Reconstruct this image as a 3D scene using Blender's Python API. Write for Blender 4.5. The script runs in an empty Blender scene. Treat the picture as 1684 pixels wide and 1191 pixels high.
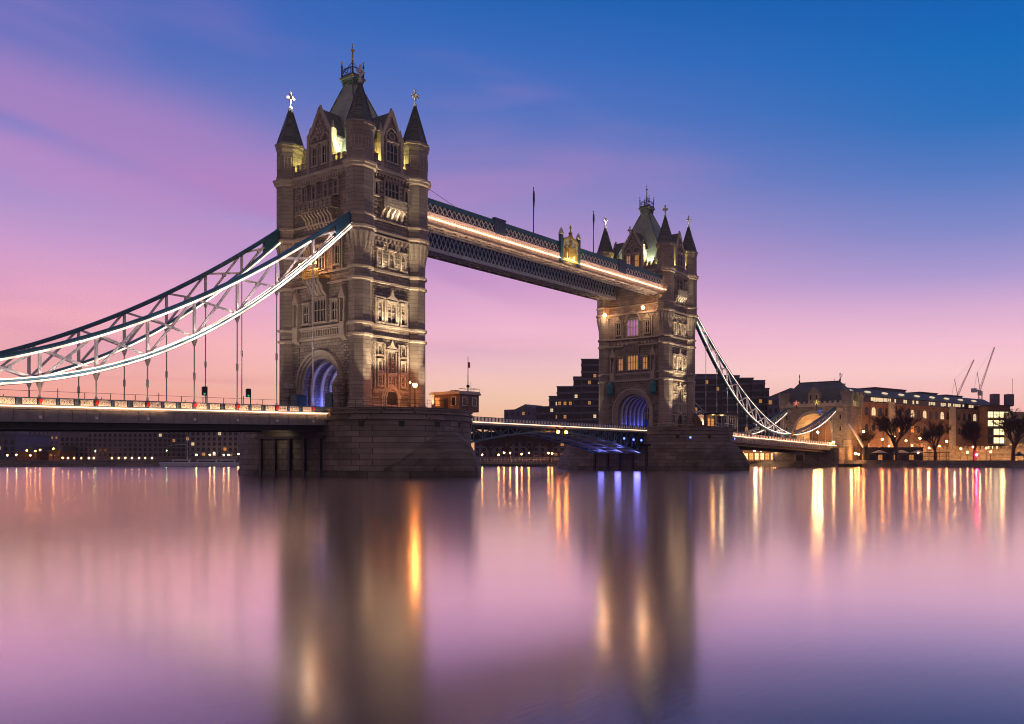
import bpy, math, random
import numpy as np
from mathutils import Vector
R = math.radians
rnd = random.Random(7)
SC = bpy.context.scene
COL = SC.collection

# ---------------------------------------------------------------- camera
CX, CY, CH, YAW = -85.738, -118.233, 2.51, 1.013
F, Y0, PC = 1380.122, 755.407, 1140.217
cs, sn = math.cos(YAW), math.sin(YAW)
cam = bpy.data.cameras.new('camera'); camo = bpy.data.objects.new('camera', cam); COL.objects.link(camo)
camo.location = (CX, CY, CH); camo.rotation_euler = (R(90), 0, -YAW)
cam.sensor_width = 36; cam.lens = 36 * F / 1684
cam.shift_x = -(PC - 842) / 1684; cam.shift_y = (Y0 - 595.5) / 1684
cam.clip_start = 0.3; cam.clip_end = 9000
SC.camera = camo
SC.view_settings.view_transform = 'Standard'; SC.view_settings.look = 'None'
SC.cycles.filter_width = 1.05
SC.view_settings.exposure = 0.0; SC.view_settings.gamma = 1.0

def W(u, d):                                    # plan position seen at photo column u, d metres out
    k = (u - PC) / F
    return (CX + d * (sn + k * cs), CY + d * (cs - k * sn))
def ZH(v, d): return CH + (Y0 - v) * d / F      # height at photo row v

def lin(r, g, b):
    return tuple(((c / 255) / 12.92 if c <= 10 else ((c / 255 + .055) / 1.055) ** 2.4) for c in (r, g, b))

# ---------------------------------------------------------------- dusk sky
world = bpy.data.worlds.new('World'); SC.world = world; world.use_nodes = True
nt = world.node_tree; N = nt.nodes; Lk = nt.links; N.clear()
tc = N.new('ShaderNodeTexCoord')
sep = N.new('ShaderNodeSeparateXYZ'); Lk.new(tc.outputs['Generated'], sep.inputs[0])
def math_node(nodes, links, op, a, b=None, c=None, clamp=False):
    n = nodes.new('ShaderNodeMath'); n.operation = op; n.use_clamp = clamp
    for i, v in enumerate((a, b, c)):
        if v is None: continue
        if isinstance(v, (int, float)): n.inputs[i].default_value = v
        else: links.new(v, n.inputs[i])
    return n.outputs[0]
zz = math_node(N, Lk, 'DIVIDE', sep.outputs['Z'], 0.6, clamp=True)
rx = math_node(N, Lk, 'MULTIPLY', sep.outputs['X'], cs)
az = math_node(N, Lk, 'MULTIPLY_ADD', sep.outputs['Y'], -sn, rx)      # along the photo's left-right direction
def ramp(stops):
    r = N.new('ShaderNodeValToRGB'); cr = r.color_ramp
    while len(cr.elements) > 1: cr.elements.remove(cr.elements[0])
    for i, (p, c) in enumerate(stops):
        e = cr.elements[0] if i == 0 else cr.elements.new(p / .6)
        e.position = p / .6; e.color = (*lin(*c), 1)
    Lk.new(zz, r.inputs[0]); return r.outputs[0]
SKL = [(0, (250, 138, 112)), (.04, (252, 158, 138)), (.08, (252, 180, 166)), (.12, (248, 176, 182)), (.16, (230, 166, 196)), (.20, (200, 154, 202)), (.24, (170, 144, 200)),
       (.28, (142, 130, 196)), (.33, (116, 120, 190)), (.37, (90, 110, 185)), (.42, (66, 100, 180)), (.6, (40, 80, 160))]
SKM = [(0, (252, 178, 118)), (.03, (252, 190, 142)), (.07, (253, 206, 178)), (.11, (252, 204, 200)), (.15, (242, 184, 208)), (.20, (208, 158, 202)),
       (.26, (164, 140, 196)), (.32, (122, 124, 190)), (.38, (82, 112, 187)), (.43, (55, 104, 184)), (.48, (30, 95, 172)), (.6, (22, 80, 155))]
SKR = [(0, (250, 174, 152)), (.05, (252, 186, 176)), (.10, (253, 204, 206)), (.13, (245, 192, 210)), (.17, (214, 172, 208)), (.205, (170, 152, 206)),
       (.25, (128, 136, 198)), (.31, (80, 120, 190)), (.36, (40, 110, 184)), (.42, (18, 104, 180)), (.47, (16, 94, 174)), (.6, (15, 80, 155))]
cL, cM, cR = ramp(SKL), ramp(SKM), ramp(SKR)
def smooth(v, a, b):
    m = N.new('ShaderNodeMapRange'); m.interpolation_type = 'SMOOTHSTEP'
    Lk.new(v, m.inputs[0]); m.inputs[1].default_value = a; m.inputs[2].default_value = b; return m.outputs[0]
def mixc(f, a, b, nodes=None, links=None, mode='MIX'):
    nodes = nodes or N; links = links or Lk
    m = nodes.new('ShaderNodeMixRGB'); m.blend_type = mode
    for i, v in enumerate((f, a, b)):
        if isinstance(v, (int, float)): m.inputs[i].default_value = v
        elif isinstance(v, tuple): m.inputs[i].default_value = (*v[:3], 1)
        else: links.new(v, m.inputs[i])
    return m.outputs[0]
sky = mixc(smooth(az, -.62, -.2), cL, cM)
sky = mixc(smooth(az, -.2, .36), sky, cR)
# long soft streaks of cloud, stronger on the left of the view
mp = N.new('ShaderNodeMapping'); Lk.new(tc.outputs['Generated'], mp.inputs[0])
mp.inputs['Rotation'].default_value = (R(14), R(-12), R(20)); mp.inputs['Scale'].default_value = (1.1, 1.1, 7.0)
nz = N.new('ShaderNodeTexNoise'); Lk.new(mp.outputs[0], nz.inputs[0]); nz.inputs['Scale'].default_value = 1.5
nz.inputs['Detail'].default_value = 3; nz.inputs['Roughness'].default_value = .45; nz.inputs['Distortion'].default_value = .5
cl = smooth(nz.outputs[0], .46, .68)
wz = smooth(sep.outputs['Z'], .05, .18)
wl = smooth(az, .25, -.35)
wt = smooth(sep.outputs['Z'], .46, .34)
w = math_node(N, Lk, 'MULTIPLY', math_node(N, Lk, 'MULTIPLY', cl, wl), math_node(N, Lk, 'MULTIPLY', wz, wt))
w = math_node(N, Lk, 'MULTIPLY', w, .55)
sky = mixc(w, sky, lin(182, 132, 190))
# one broad diagonal bank of cloud with a crisp lower edge, and a fainter one beneath it
def mul(*a):
    o = a[0]
    for q in a[1:]: o = math_node(N, Lk, 'MULTIPLY', o, q)
    return o
mp3 = N.new('ShaderNodeMapping'); Lk.new(tc.outputs['Generated'], mp3.inputs[0]); mp3.inputs['Scale'].default_value = (2, 2, 3)
nz3 = N.new('ShaderNodeTexNoise'); Lk.new(mp3.outputs[0], nz3.inputs[0]); nz3.inputs['Scale'].default_value = 1.6; nz3.inputs['Detail'].default_value = 2
wob = math_node(N, Lk, 'MULTIPLY_ADD', nz3.outputs[0], .05, -.025)
sv = math_node(N, Lk, 'ADD', math_node(N, Lk, 'MULTIPLY_ADD', az, .30, math_node(N, Lk, 'ADD', sep.outputs['Z'], .191)), wob)
b1 = mul(smooth(sv, .300, .320), smooth(sv, .43, .34), smooth(az, -.10, -.42), smooth(sep.outputs['Z'], .40, .32))
sky = mixc(mul(b1, .62), sky, lin(178, 130, 190))
b2 = mul(smooth(sv, .235, .262), smooth(sv, .31, .275), smooth(az, -.20, -.45))
sky = mixc(mul(b2, .40), sky, lin(190, 142, 198))
b3 = mul(smooth(sv, .455, .50), smooth(az, -.38, -.55), smooth(sv, .60, .52))
sky = mixc(mul(b3, .35), sky, lin(150, 116, 186))
# low thin bars near the horizon
mp2 = N.new('ShaderNodeMapping'); Lk.new(tc.outputs['Generated'], mp2.inputs[0]); mp2.inputs['Scale'].default_value = (1.2, 1.2, 26)
nz2 = N.new('ShaderNodeTexNoise'); Lk.new(mp2.outputs[0], nz2.inputs[0]); nz2.inputs['Scale'].default_value = 1.8; nz2.inputs['Detail'].default_value = 2
w2 = math_node(N, Lk, 'MULTIPLY', smooth(nz2.outputs[0], .52, .72), smooth(sep.outputs['Z'], .15, .09))
w2 = math_node(N, Lk, 'MULTIPLY', math_node(N, Lk, 'MULTIPLY', w2, .28), smooth(az, .2, -.1))
sky = mixc(w2, sky, lin(214, 110, 140))
# the western half of the sky, away from the coming sunrise, is much darker
fw = math_node(N, Lk, 'MULTIPLY', sep.outputs['X'], sn)
fw = math_node(N, Lk, 'MULTIPLY_ADD', sep.outputs['Y'], cs, fw)
sky = mixc(smooth(fw, .55, -.35), sky, lin(126, 108, 116))
bg = N.new('ShaderNodeBackground'); Lk.new(sky, bg.inputs[0]); bg.inputs[1].default_value = 1.08
ow = N.new('ShaderNodeOutputWorld'); Lk.new(bg.outputs[0], ow.inputs[0])

# ---------------------------------------------------------------- lamps' light
def light(kind, loc, power, color, radius=.15, aim=None, cone=60, blend=.6):
    l = bpy.data.lights.new('lamp_light', kind); l.energy = power; l.color = color
    l.shadow_soft_size = radius
    if kind == 'SPOT': l.spot_size = R(cone); l.spot_blend = blend
    o = bpy.data.objects.new('lamp_light', l); COL.objects.link(o); o.location = loc
    if aim is not None:
        o.rotation_euler = (Vector(aim) - Vector(loc)).to_track_quat('-Z', 'Y').to_euler()
    return o
WARM = (1.0, .80, .55); ORANGE = (1.0, .50, .17); YEL = (1.0, .84, .22); BLUE = (.10, .16, 1.0); WHITE = (1, .93, .85)

# ---------------------------------------------------------------- materials
def new_mat(name):
    m = bpy.data.materials.new(name); m.use_nodes = True
    n = m.node_tree.nodes; l = m.node_tree.links
    return m, n, l, n['Principled BSDF']
def stone(name, c1, c2, bw=.9, bh=.42, mortar=.012, bump=.5, rough=.85, dirt=.35, dirtc=(.05, .045, .045), nscale=.35):
    m, n, l, p = new_mat(name)
    t = n.new('ShaderNodeTexCoord'); s = n.new('ShaderNodeSeparateXYZ'); l.new(t.outputs['Object'], s.inputs[0])
    a = math_node(n, l, 'ADD', s.outputs['X'], s.outputs['Y'])
    c = n.new('ShaderNodeCombineXYZ'); l.new(a, c.inputs[0]); l.new(s.outputs['Z'], c.inputs[1])
    b = n.new('ShaderNodeTexBrick'); l.new(c.outputs[0], b.inputs['Vector'])
    b.inputs['Scale'].default_value = 1; b.inputs['Brick Width'].default_value = bw; b.inputs['Row Height'].default_value = bh
    b.inputs['Mortar Size'].default_value = mortar; b.inputs['Mortar Smooth'].default_value = .3; b.inputs['Bias'].default_value = 0
    b.inputs['Color1'].default_value = (*c1, 1); b.inputs['Color2'].default_value = (*c2, 1)
    b.inputs['Mortar'].default_value = (*[x * .35 for x in c1], 1)
    z = n.new('ShaderNodeTexNoise'); l.new(t.outputs['Object'], z.inputs[0]); z.inputs['Scale'].default_value = nscale
    z.inputs['Detail'].default_value = 7; z.inputs['Roughness'].default_value = .65
    mr = n.new('ShaderNodeMapRange'); l.new(z.outputs[0], mr.inputs[0]); mr.inputs[1].default_value = .42; mr.inputs[2].default_value = .72
    mr.inputs[4].default_value = dirt
    col = mixc(mr.outputs[0], b.outputs['Color'], dirtc, n, l)
    l.new(col, p.inputs['Base Color']); p.inputs['Roughness'].default_value = rough
    z2 = n.new('ShaderNodeTexNoise'); l.new(t.outputs['Object'], z2.inputs[0]); z2.inputs['Scale'].default_value = 4; z2.inputs['Detail'].default_value = 4
    h = math_node(n, l, 'MULTIPLY_ADD', b.outputs['Fac'], -1.0, math_node(n, l, 'MULTIPLY', z2.outputs[0], .8))
    bp = n.new('ShaderNodeBump'); bp.inputs['Strength'].default_value = bump; bp.inputs['Distance'].default_value = .08
    l.new(h, bp.inputs['Height']); l.new(bp.outputs[0], p.inputs['Normal'])
    return m
def paint(name, c, rough=.5, metal=0, var=.25, nscale=1.5, bump=0.0):
    m, n, l, p = new_mat(name)
    t = n.new('ShaderNodeTexCoord'); z = n.new('ShaderNodeTexNoise'); l.new(t.outputs['Object'], z.inputs[0])
    z.inputs['Scale'].default_value = nscale; z.inputs['Detail'].default_value = 6
    mr = n.new('ShaderNodeMapRange'); l.new(z.outputs[0], mr.inputs[0]); mr.inputs[1].default_value = .35; mr.inputs[2].default_value = .7
    col = mixc(mr.outputs[0], tuple(c), tuple(x * (1 - var) for x in c), n, l)
    l.new(col, p.inputs['Base Color']); p.inputs['Roughness'].default_value = rough; p.inputs['Metallic'].default_value = metal
    if bump:
        bp = n.new('ShaderNodeBump'); bp.inputs['Strength'].default_value = bump; bp.inputs['Distance'].default_value = .1
        l.new(z.outputs[0], bp.inputs['Height']); l.new(bp.outputs[0], p.inputs['Normal'])
    return m
def emit(name, c, s):
    m, n, l, p = new_mat(name)
    p.inputs['Base Color'].default_value = (*[min(1, x) for x in c], 1)
    p.inputs['Emission Color'].default_value = (*c, 1); p.inputs['Emission Strength'].default_value = s
    return m
def strip_fill(x, y, z, length, power, aim_yz, color):     # area light without a fixture, added to boost the visible strips
    l = bpy.data.lights.new('strip_fill_light', 'AREA'); l.shape = 'RECTANGLE'; l.size = length; l.size_y = .08; l.energy = power; l.color = color
    o = bpy.data.objects.new('strip_fill_light', l); COL.objects.link(o); o.location = (x, y, z)
    a = math.atan2(aim_yz[0] - y, aim_yz[1] - z); o.rotation_euler = (math.pi - a, 0, 0)
M = {}
M['stone'] = stone('tower_stone', (.42, .345, .285), (.27, .22, .185), 1.15, .5, .035, 1.0)
M['ashlar'] = stone('turret_ashlar', (.43, .355, .295), (.33, .275, .23), 1.3, .62, .026, .7, dirt=.3)
M['rough'] = stone('rough_stone', (.50, .41, .335), (.22, .18, .15), .8, .42, .06, 1.6, dirt=.3)
M['trim'] = stone('carved_trim', (.54, .45, .37), (.45, .375, .31), 1.6, .8, .008, .3, dirt=.22)
M['granite'] = stone('pier_granite', (.34, .275, .24), (.21, .17, .15), 1.9, .82, .035, 1.5, dirt=.65, dirtc=(.035, .03, .032), nscale=.16)
M['wet'] = stone('wet_granite', (.20, .165, .145), (.12, .10, .09), 1.9, .82, .035, 1.4, .7, .85, (.025, .026, .022), .22)
M['slate'] = stone('roof_slate', (.19, .20, .20), (.12, .13, .13), .6, .42, .04, .8, .7, .3, (.09, .10, .06))
M['roof'] = stone('main_roof', (.36, .38, .31), (.29, .31, .25), .6, .5, .015, .4, .6, .35, (.06, .075, .07))
M['teal'] = paint('teal_paint', (.030, .13, .19), .4, .1, .3)
M['tealm'] = paint('teal_bright', (.03, .22, .26), .4, 0, .2)
M['bluep'] = paint('deck_blue', (.05, .085, .16), .45, 0, .3)
M['white'] = paint('white_paint', (.72, .68, .66), .45, 0, .12)
M['grey'] = paint('grey_steel', (.26, .23, .22), .55, .1, .3)
M['greyl'] = paint('lattice_steel', (.50, .53, .60), .5, .1, .2)
M['dark'] = paint('dark_steel', (.035, .035, .045), .5, .2, .3)
M['gold'] = paint('gold_leaf', (.75, .50, .13), .35, .7, .25, 4)
M['redp'] = paint('red_shield', (.6, .03, .03), .4, 0, .1)
M['glass'] = paint('dark_glass', (.012, .014, .022), .12, 0, .1)
M['brick'] = stone('brown_brick', (.27, .15, .10), (.20, .11, .08), .5, .2, .01, .3)
M['concrete'] = paint('dark_concrete', (.15, .14, .20), .85, 0, .3, .2)
M['warehouse'] = stone('warehouse_brick_hazed', (.17, .16, .235), (.12, .115, .18), .5, .2, .01, .2)  # bluish tint puts the dusk haze into the brick colour
M['tarmac'] = paint('tarmac', (.05, .05, .052), .9, 0, .3)
M['ground'] = paint('quay_ground', (.10, .085, .08), .9, 0, .3, .3)
M['bark'] = paint('bark', (.055, .04, .035), .9, 0, .3, 2)
M['farbld'] = paint('far_tower_cladding_hazed', (.17, .14, .22), .8, 0, .2, .05)  # lilac base colour carries the distance haze
M['craned'] = paint('crane_red', (.75, .16, .15), .5, 0, .2)
M['boat'] = paint('boat_white', (.6, .6, .65), .35, 0, .15)
M['led'] = emit('led_warm_white', (1.0, .70, .54), 2.2)
_n = M['led'].node_tree.nodes; _l = M['led'].node_tree.links; _t = _n.new('ShaderNodeTexCoord'); _z = _n.new('ShaderNodeTexNoise'); _l.new(_t.outputs['Object'], _z.inputs[0])
_z.inputs['Scale'].default_value = .55; _z.inputs['Detail'].default_value = 4
_m = _n.new('ShaderNodeMapRange'); _l.new(_z.outputs[0], _m.inputs[0]); _m.inputs[1].default_value = .3; _m.inputs[2].default_value = .7; _m.inputs[3].default_value = .7; _m.inputs[4].default_value = 3.6
_l.new(_m.outputs[0], _n['Principled BSDF'].inputs['Emission Strength'])
M['ledd'] = emit('led_deck', (1.0, .66, .42), 2.6)
M['ledw'] = emit('led_walkway', (1.0, .60, .36), 2.4)
M['lito'] = emit('lit_window_amber', (1.0, .46, .13), .38)
M['litw'] = emit('lit_window_cream', (1.0, .78, .46), .75)
M['lity'] = emit('lit_window_yellow', (1.0, .88, .45), 1.7)
M['litp'] = emit('lit_window_purple', (.75, .35, .75), .28)
M['blue'] = emit('blue_lamp', (.12, .18, 1.0), 3.5)
M['lampo'] = emit('lamp_orange', (1.0, .33, .07), 150)
M['lampy'] = emit('lamp_yellow', (1.0, .52, .20), 120)
M['lampg'] = emit('lamp_green', (.25, 1.0, .25), 40)
M['lampr'] = emit('lamp_red', (1.0, .03, .14), 2600)
M['lampn'] = emit('lamp_near', (1.0, .31, .06), 180)
M['lampw'] = emit('lamp_warm', (1.0, .40, .12), 45)

def water_mat():
    m, n, l, p = new_mat('river_water'); out = n['Material Output']
    g = n.new('ShaderNodeBsdfAnisotropic') if hasattr(bpy.types, 'ShaderNodeBsdfAnisotropic') else n.new('ShaderNodeBsdfGlossy')
    g.distribution = 'MULTI_GGX'
    g.inputs['Color'].default_value = (1, .92, .90, 1); g.inputs['Roughness'].default_value = .145
    p.inputs['Base Color'].default_value = (.035, .035, .075, 1); p.inputs['Roughness'].default_value = .6
    p.inputs['Specular IOR Level'].default_value = 0
    lw = n.new('ShaderNodeLayerWeight'); lw.inputs['Blend'].default_value = .5
    mr = n.new('ShaderNodeValToRGB'); cr = mr.color_ramp
    cr.elements[0].position = .0; cr.elements[0].color = (.06, .06, .06, 1)
    cr.elements[1].position = .60; cr.elements[1].color = (.22, .22, .22, 1)
    for q, v in ((.71, .34), (.76, .54), (.80, .80), (.84, .95), (1.0, 1.0)):
        e = cr.elements.new(q); e.color = (v, v, v, 1)
    l.new(lw.outputs['Facing'], mr.inputs[0])
    t = n.new('ShaderNodeTexCoord'); mpp = n.new('ShaderNodeMapping'); l.new(t.outputs['Object'], mpp.inputs[0])
    mpp.inputs['Rotation'].default_value = (0, 0, YAW); mpp.inputs['Scale'].default_value = (1, 4.5, 1)
    z = n.new('ShaderNodeTexNoise'); l.new(mpp.outputs[0], z.inputs[0]); z.inputs['Scale'].default_value = 2.2; z.inputs['Detail'].default_value = 5
    bp = n.new('ShaderNodeBump'); bp.inputs['Strength'].default_value = .022; bp.inputs['Distance'].default_value = .05
    l.new(z.outputs[0], bp.inputs['Height']); l.new(bp.outputs[0], g.inputs['Normal'])
    mx = n.new('ShaderNodeMixShader'); l.new(mr.outputs[0], mx.inputs[0]); l.new(p.outputs[0], mx.inputs[1]); l.new(g.outputs[0], mx.inputs[2])
    l.new(mx.outputs[0], out.inputs[0])
    return m
M['water'] = water_mat()

# ---------------------------------------------------------------- mesh helpers
class MB:
    def __init__(s): s.v = []; s.f = []
    def add(s, vs, fs):
        o = len(s.v); s.v += vs; s.f += [tuple(i + o for i in f) for f in fs]; return s
    def box(s, x0, x1, y0, y1, z0, z1):
        return s.add([(x, y, z) for z in (z0, z1) for x, y in ((x0, y0), (x1, y0), (x1, y1), (x0, y1))],
                     [(3, 2, 1, 0), (4, 5, 6, 7), (0, 1, 5, 4), (1, 2, 6, 5), (2, 3, 7, 6), (3, 0, 4, 7)])
    def prism(s, poly, f0, f1):                    # poly of 2-D points, f0/f1 map a point to 3-D
        n = len(poly)
        return s.add([f0(p) for p in poly] + [f1(p) for p in poly],
                     [tuple(range(n - 1, -1, -1)), tuple(range(n, 2 * n))] + [(i, (i + 1) % n, n + (i + 1) % n, n + i) for i in range(n)])
    def prism_y(s, poly, y0, y1): return s.prism(poly, lambda p: (p[0], y0, p[1]), lambda p: (p[0], y1, p[1]))
    def prism_x(s, poly, x0, x1): return s.prism(poly, lambda p: (x0, p[0], p[1]), lambda p: (x1, p[0], p[1]))
    def prism_z(s, poly, z0, z1): return s.prism(poly, lambda p: (p[0], p[1], z0), lambda p: (p[0], p[1], z1))
    def lathe(s, cx, cy, prof, n=8, rot=None, sx=1, sy=1):
        if rot is None: rot = math.pi / n
        vs = [(cx + sx * r * math.cos(rot + 2 * math.pi * i / n), cy + sy * r * math.sin(rot + 2 * math.pi * i / n), z) for r, z in prof for i in range(n)]
        fs = [(k * n + i, k * n + (i + 1) % n, (k + 1) * n + (i + 1) % n, (k + 1) * n + i) for k in range(len(prof) - 1) for i in range(n)]
        fs += [tuple(range(n - 1, -1, -1)), tuple((len(prof) - 1) * n + i for i in range(n))]
        return s.add(vs, fs)
    def beam(s, p, q, w, h=None, up=(0, 0, 1)):
        h = h or w; p, q = Vector(p), Vector(q); d = (q - p).normalized(); u = Vector(up)
        if abs(d.dot(u)) > .98: u = Vector((0, 1, 0))
        a = d.cross(u).normalized(); b = a.cross(d).normalized()
        vs = [tuple(c + a * i * w / 2 + b * j * h / 2) for c in (p, q) for i, j in ((-1, -1), (1, -1), (1, 1), (-1, 1))]
        return s.add(vs, [(0, 1, 2, 3), (7, 6, 5, 4), (0, 4, 5, 1), (1, 5, 6, 2), (2, 6, 7, 3), (3, 7, 4, 0)])
    def tube(s, p, q, r0, r1=None, n=6):
        r1 = r0 if r1 is None else r1; p, q = Vector(p), Vector(q); d = (q - p).normalized()
        u = Vector((0, 0, 1)) if abs(d.z) < .95 else Vector((1, 0, 0)); a = d.cross(u).normalized(); b = a.cross(d)
        vs = [tuple(c + (a * math.cos(2 * math.pi * i / n) + b * math.sin(2 * math.pi * i / n)) * r) for c, r in ((p, r0), (q, r1)) for i in range(n)]
        return s.add(vs, [(i, (i + 1) % n, n + (i + 1) % n, n + i) for i in range(n)] + [tuple(range(n - 1, -1, -1)), tuple(range(n, 2 * n))])
    def ball(s, c, r, n=8, m=5, sz=1):
        prof = [(max(.001, r * math.sin(math.pi * k / m)), c[2] - r * sz * math.cos(math.pi * k / m)) for k in range(m + 1)]
        return s.lathe(c[0], c[1], prof, n)
    def sweep(s, pts, w, h):                      # box section through points in an x-z plane
        vs = []
        for i, p in enumerate(pts):
            a = Vector(pts[max(0, i - 1)]); b = Vector(pts[min(len(pts) - 1, i + 1)]); d = (b - a).normalized()
            nrm = Vector((-d.z, 0, d.x)); P = Vector(p)
            for dy, k in ((-1, -1), (1, -1), (1, 1), (-1, 1)):
                q = P + nrm * k * h / 2; vs.append((q.x, q.y + dy * w / 2, q.z))
        fs = [(4 * i + j, 4 * i + (j + 1) % 4, 4 * i + 4 + (j + 1) % 4, 4 * i + 4 + j) for i in range(len(pts) - 1) for j in range(4)]
        fs += [(3, 2, 1, 0), tuple(4 * (len(pts) - 1) + j for j in range(4))]
        return s.add(vs, fs)
    def mesh(s, name, mat):
        me = bpy.data.meshes.new(name); me.from_pydata(s.v, [], s.f); me.update()
        if mat: me.materials.append(M[mat] if isinstance(mat, str) else mat)
        return me
    def build(s, name, mat, parent=None, loc=(0, 0, 0), rz=0):
        return put(s.mesh(name, mat), name, parent, loc, rz)
def put(me, name, parent=None, loc=(0, 0, 0), rz=0, ry=0):
    o = bpy.data.objects.new(name, me); COL.objects.link(o); o.parent = parent
    o.location = loc; o.rotation_euler = (0, ry, rz); return o
def tag(o, label=None, cat=None, group=None, kind=None):
    for k, v in (('label', label), ('category', cat), ('group', group), ('kind', kind)):
        if v: o[k] = v
    return o
def empty(name, loc=(0, 0, 0), rz=0, **kw):
    o = bpy.data.objects.new(name, None); COL.objects.link(o); o.location = loc; o.rotation_euler = (0, 0, rz)
    o.empty_display_size = .5; return tag(o, **kw)
def kids(o): return [c for c in bpy.data.objects if c.parent == o]
def copy_tree(o, parent=None, table=None):
    if table is None:
        table = {}
        for c in bpy.data.objects:
            if c.parent: table.setdefault(c.parent.name, []).append(c)
    c = o.copy(); COL.objects.link(c); c.parent = parent
    for ch in table.get(o.name, []): copy_tree(ch, c, table)
    return c

# ---------------------------------------------------------------- river and ground
bankx = 181.0
bank = [(bankx, -900), (bankx, 95), (168, 130), (120, 172), (60, 205), (-20, 232), (-160, 240), (-420, 230)]
mb = MB(); g = [(-3500, -3500), (3500, -3500), (3500, 3500), (-3500, 3500)]
mb.add([(x, y, 0) for x, y in g], [(0, 1, 2, 3)]); tag(mb.build('river', 'water'), kind='structure')
land = bank + [(-3400, 230), (-3400, 3400), (3400, 3400), (3400, -900)]
mb = MB(); mb.prism_z(land, -1.5, 1.75); tag(mb.build('quay_ground', 'ground'), kind='structure')
mb = MB(); mb.prism_z([(-99.5, -80), (-99.5, 228), (-600, 228), (-600, -900), (-160, -900)], -1.5, 1.75)
tag(mb.build('south_bank_ground', 'ground'), kind='structure')
# river wall along the far bank with coping
mb = MB()
for (a, b) in zip(bank[:-1], bank[1:]):
    va, vb = Vector((*a, 0)), Vector((*b, 0)); d = (vb - va).normalized(); nn = Vector((-d.y, d.x, 0)) * 1.0
    mb.beam(va + nn * .2 + Vector((0, 0, .3)), vb + nn * .2 + Vector((0, 0, .3)), .5, 3.2)
    mb.beam(va + nn * .2 + Vector((0, 0, 2.0)), vb + nn * .2 + Vector((0, 0, 2.0)), .8, .25)
tag(mb.build('river_wall', 'granite'), 'long low dark granite river wall along the far bank', 'river wall')

# ---------------------------------------------------------------- piers
PXH, PYH, PB = 10.65, 9.84, 12.9
def pier_outline(k=0.0, n=14):
    pts = []
    for i in range(n + 1):
        a = math.pi * i / n; pts.append(((PXH + k) * math.cos(a), PYH + (PB + k) * math.sin(a)))
    for i in range(n + 1):
        a = math.pi + math.pi * i / n; pts.append(((PXH + k) * math.cos(a), -PYH + (PB + k) * math.sin(a)))
    return pts
def make_pier():
    r = empty('bridge_pier')
    b = MB()
    MB().prism_z(pier_outline(.2), -1.5, .9).build('tide_band', 'wet', r)
    for z0, z1, k in ((-1.5, 8.15, 0), (8.15, 8.55, .22), (8.55, 9.0, .06), (9.0, 9.3, .28), (9.3, 9.62, .02), (9.62, 9.95, .24)):
        b.prism_z(pier_outline(k), z0, z1)
    b.build('masonry', 'granite', r)
    for sg in (-1, 1):
        c = MB(); base = []
        for i in range(15):
            t = -1 + 2 * i / 14; x = 9.3 * t; y = 16.0 + 12.4 * (1 - abs(t) ** 1.4); base.append((x, sg * y))
        rings = [(1.0, -1.5), (1.0, 1.3), (.93, 2.6), (.80, 4.3), (.61, 5.8), (.38, 6.9), (.18, 7.4), (.03, 7.6)]
        vs = []; ay = 15.5
        for k, z in rings: vs += [(x * k, sg * (ay + 4.0 * (1 - k)) + (y - sg * ay) * k, z) for x, y in base]
        n = 15
        c.add(vs, [(j * n + i, j * n + i + 1, (j + 1) * n + i + 1, (j + 1) * n + i) for j in range(len(rings) - 1) for i in range(n - 1)] + [tuple((len(rings) - 1) * n + i for i in range(n))])
        c.build('cutwater', 'wet', r)
    for a in (205, 232, 258, 282, 305, 330, 25, 60, 95, 130):
        a = R(a); sy = -PYH if math.sin(a) < 0 else PYH
        x, y = PXH * math.cos(a), sy + PB * math.sin(a)
        o = MB().box(-.35, .35, -.06, .3, 0, .6); o.box(-.45, .45, -.14, .3, .6, .75)
        nx, ny = math.cos(a) / PXH, math.sin(a) / PB; o.build('drain_opening', 'dark', r, (x, y, 7.2), math.atan2(ny, nx) + math.pi / 2)
    # parapet railing on top
    pts = pier_outline(-.35)
    P = [Vector((x, y, 0)) for x, y in pts]
    for sg in (0, 15):
        rl = MB()
        seg = P[sg:sg + 15]
        for a, b2 in zip(seg[:-1], seg[1:]):
            for h in (.55, 1.1): rl.tube(a + Vector((0, 0, 9.95 + h)), b2 + Vector((0, 0, 9.95 + h)), .025, n=4)
            for q in (a, (a + b2) / 2): rl.tube(q + Vector((0, 0, 9.9)), q + Vector((0, 0, 11.05)), .035, n=4)
        rl.build('railing', 'dark', r)
    for sg in (-1, 1):                                # dark fender piles and lip in the flat faces under the road
        b = MB()
        for y in (-7.5, -3.7, 0, 3.7, 7.5): b.box(min(sg * 10.55, sg * 11.05), max(sg * 10.55, sg * 11.05), y - .25, y + .25, -1.4, 5.6)
        b.box(min(sg * 10.5, sg * 11.2), max(sg * 10.5, sg * 11.2), -8.6, 8.6, 5.6, 5.95)
        b.build('fender', 'dark', r)
    return r
pier = make_pier(); tag(pier, 'tall round-ended granite pier carrying the nearer tower', 'bridge pier', 'two river piers of the bridge')
pier2 = copy_tree(pier); pier2.location = (82.3, 0, 0); pier2.rotation_euler.z = math.pi
tag(pier2, 'granite river pier under the farther tower, with blue lamps', 'bridge pier', 'two river piers of the bridge')

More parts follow.
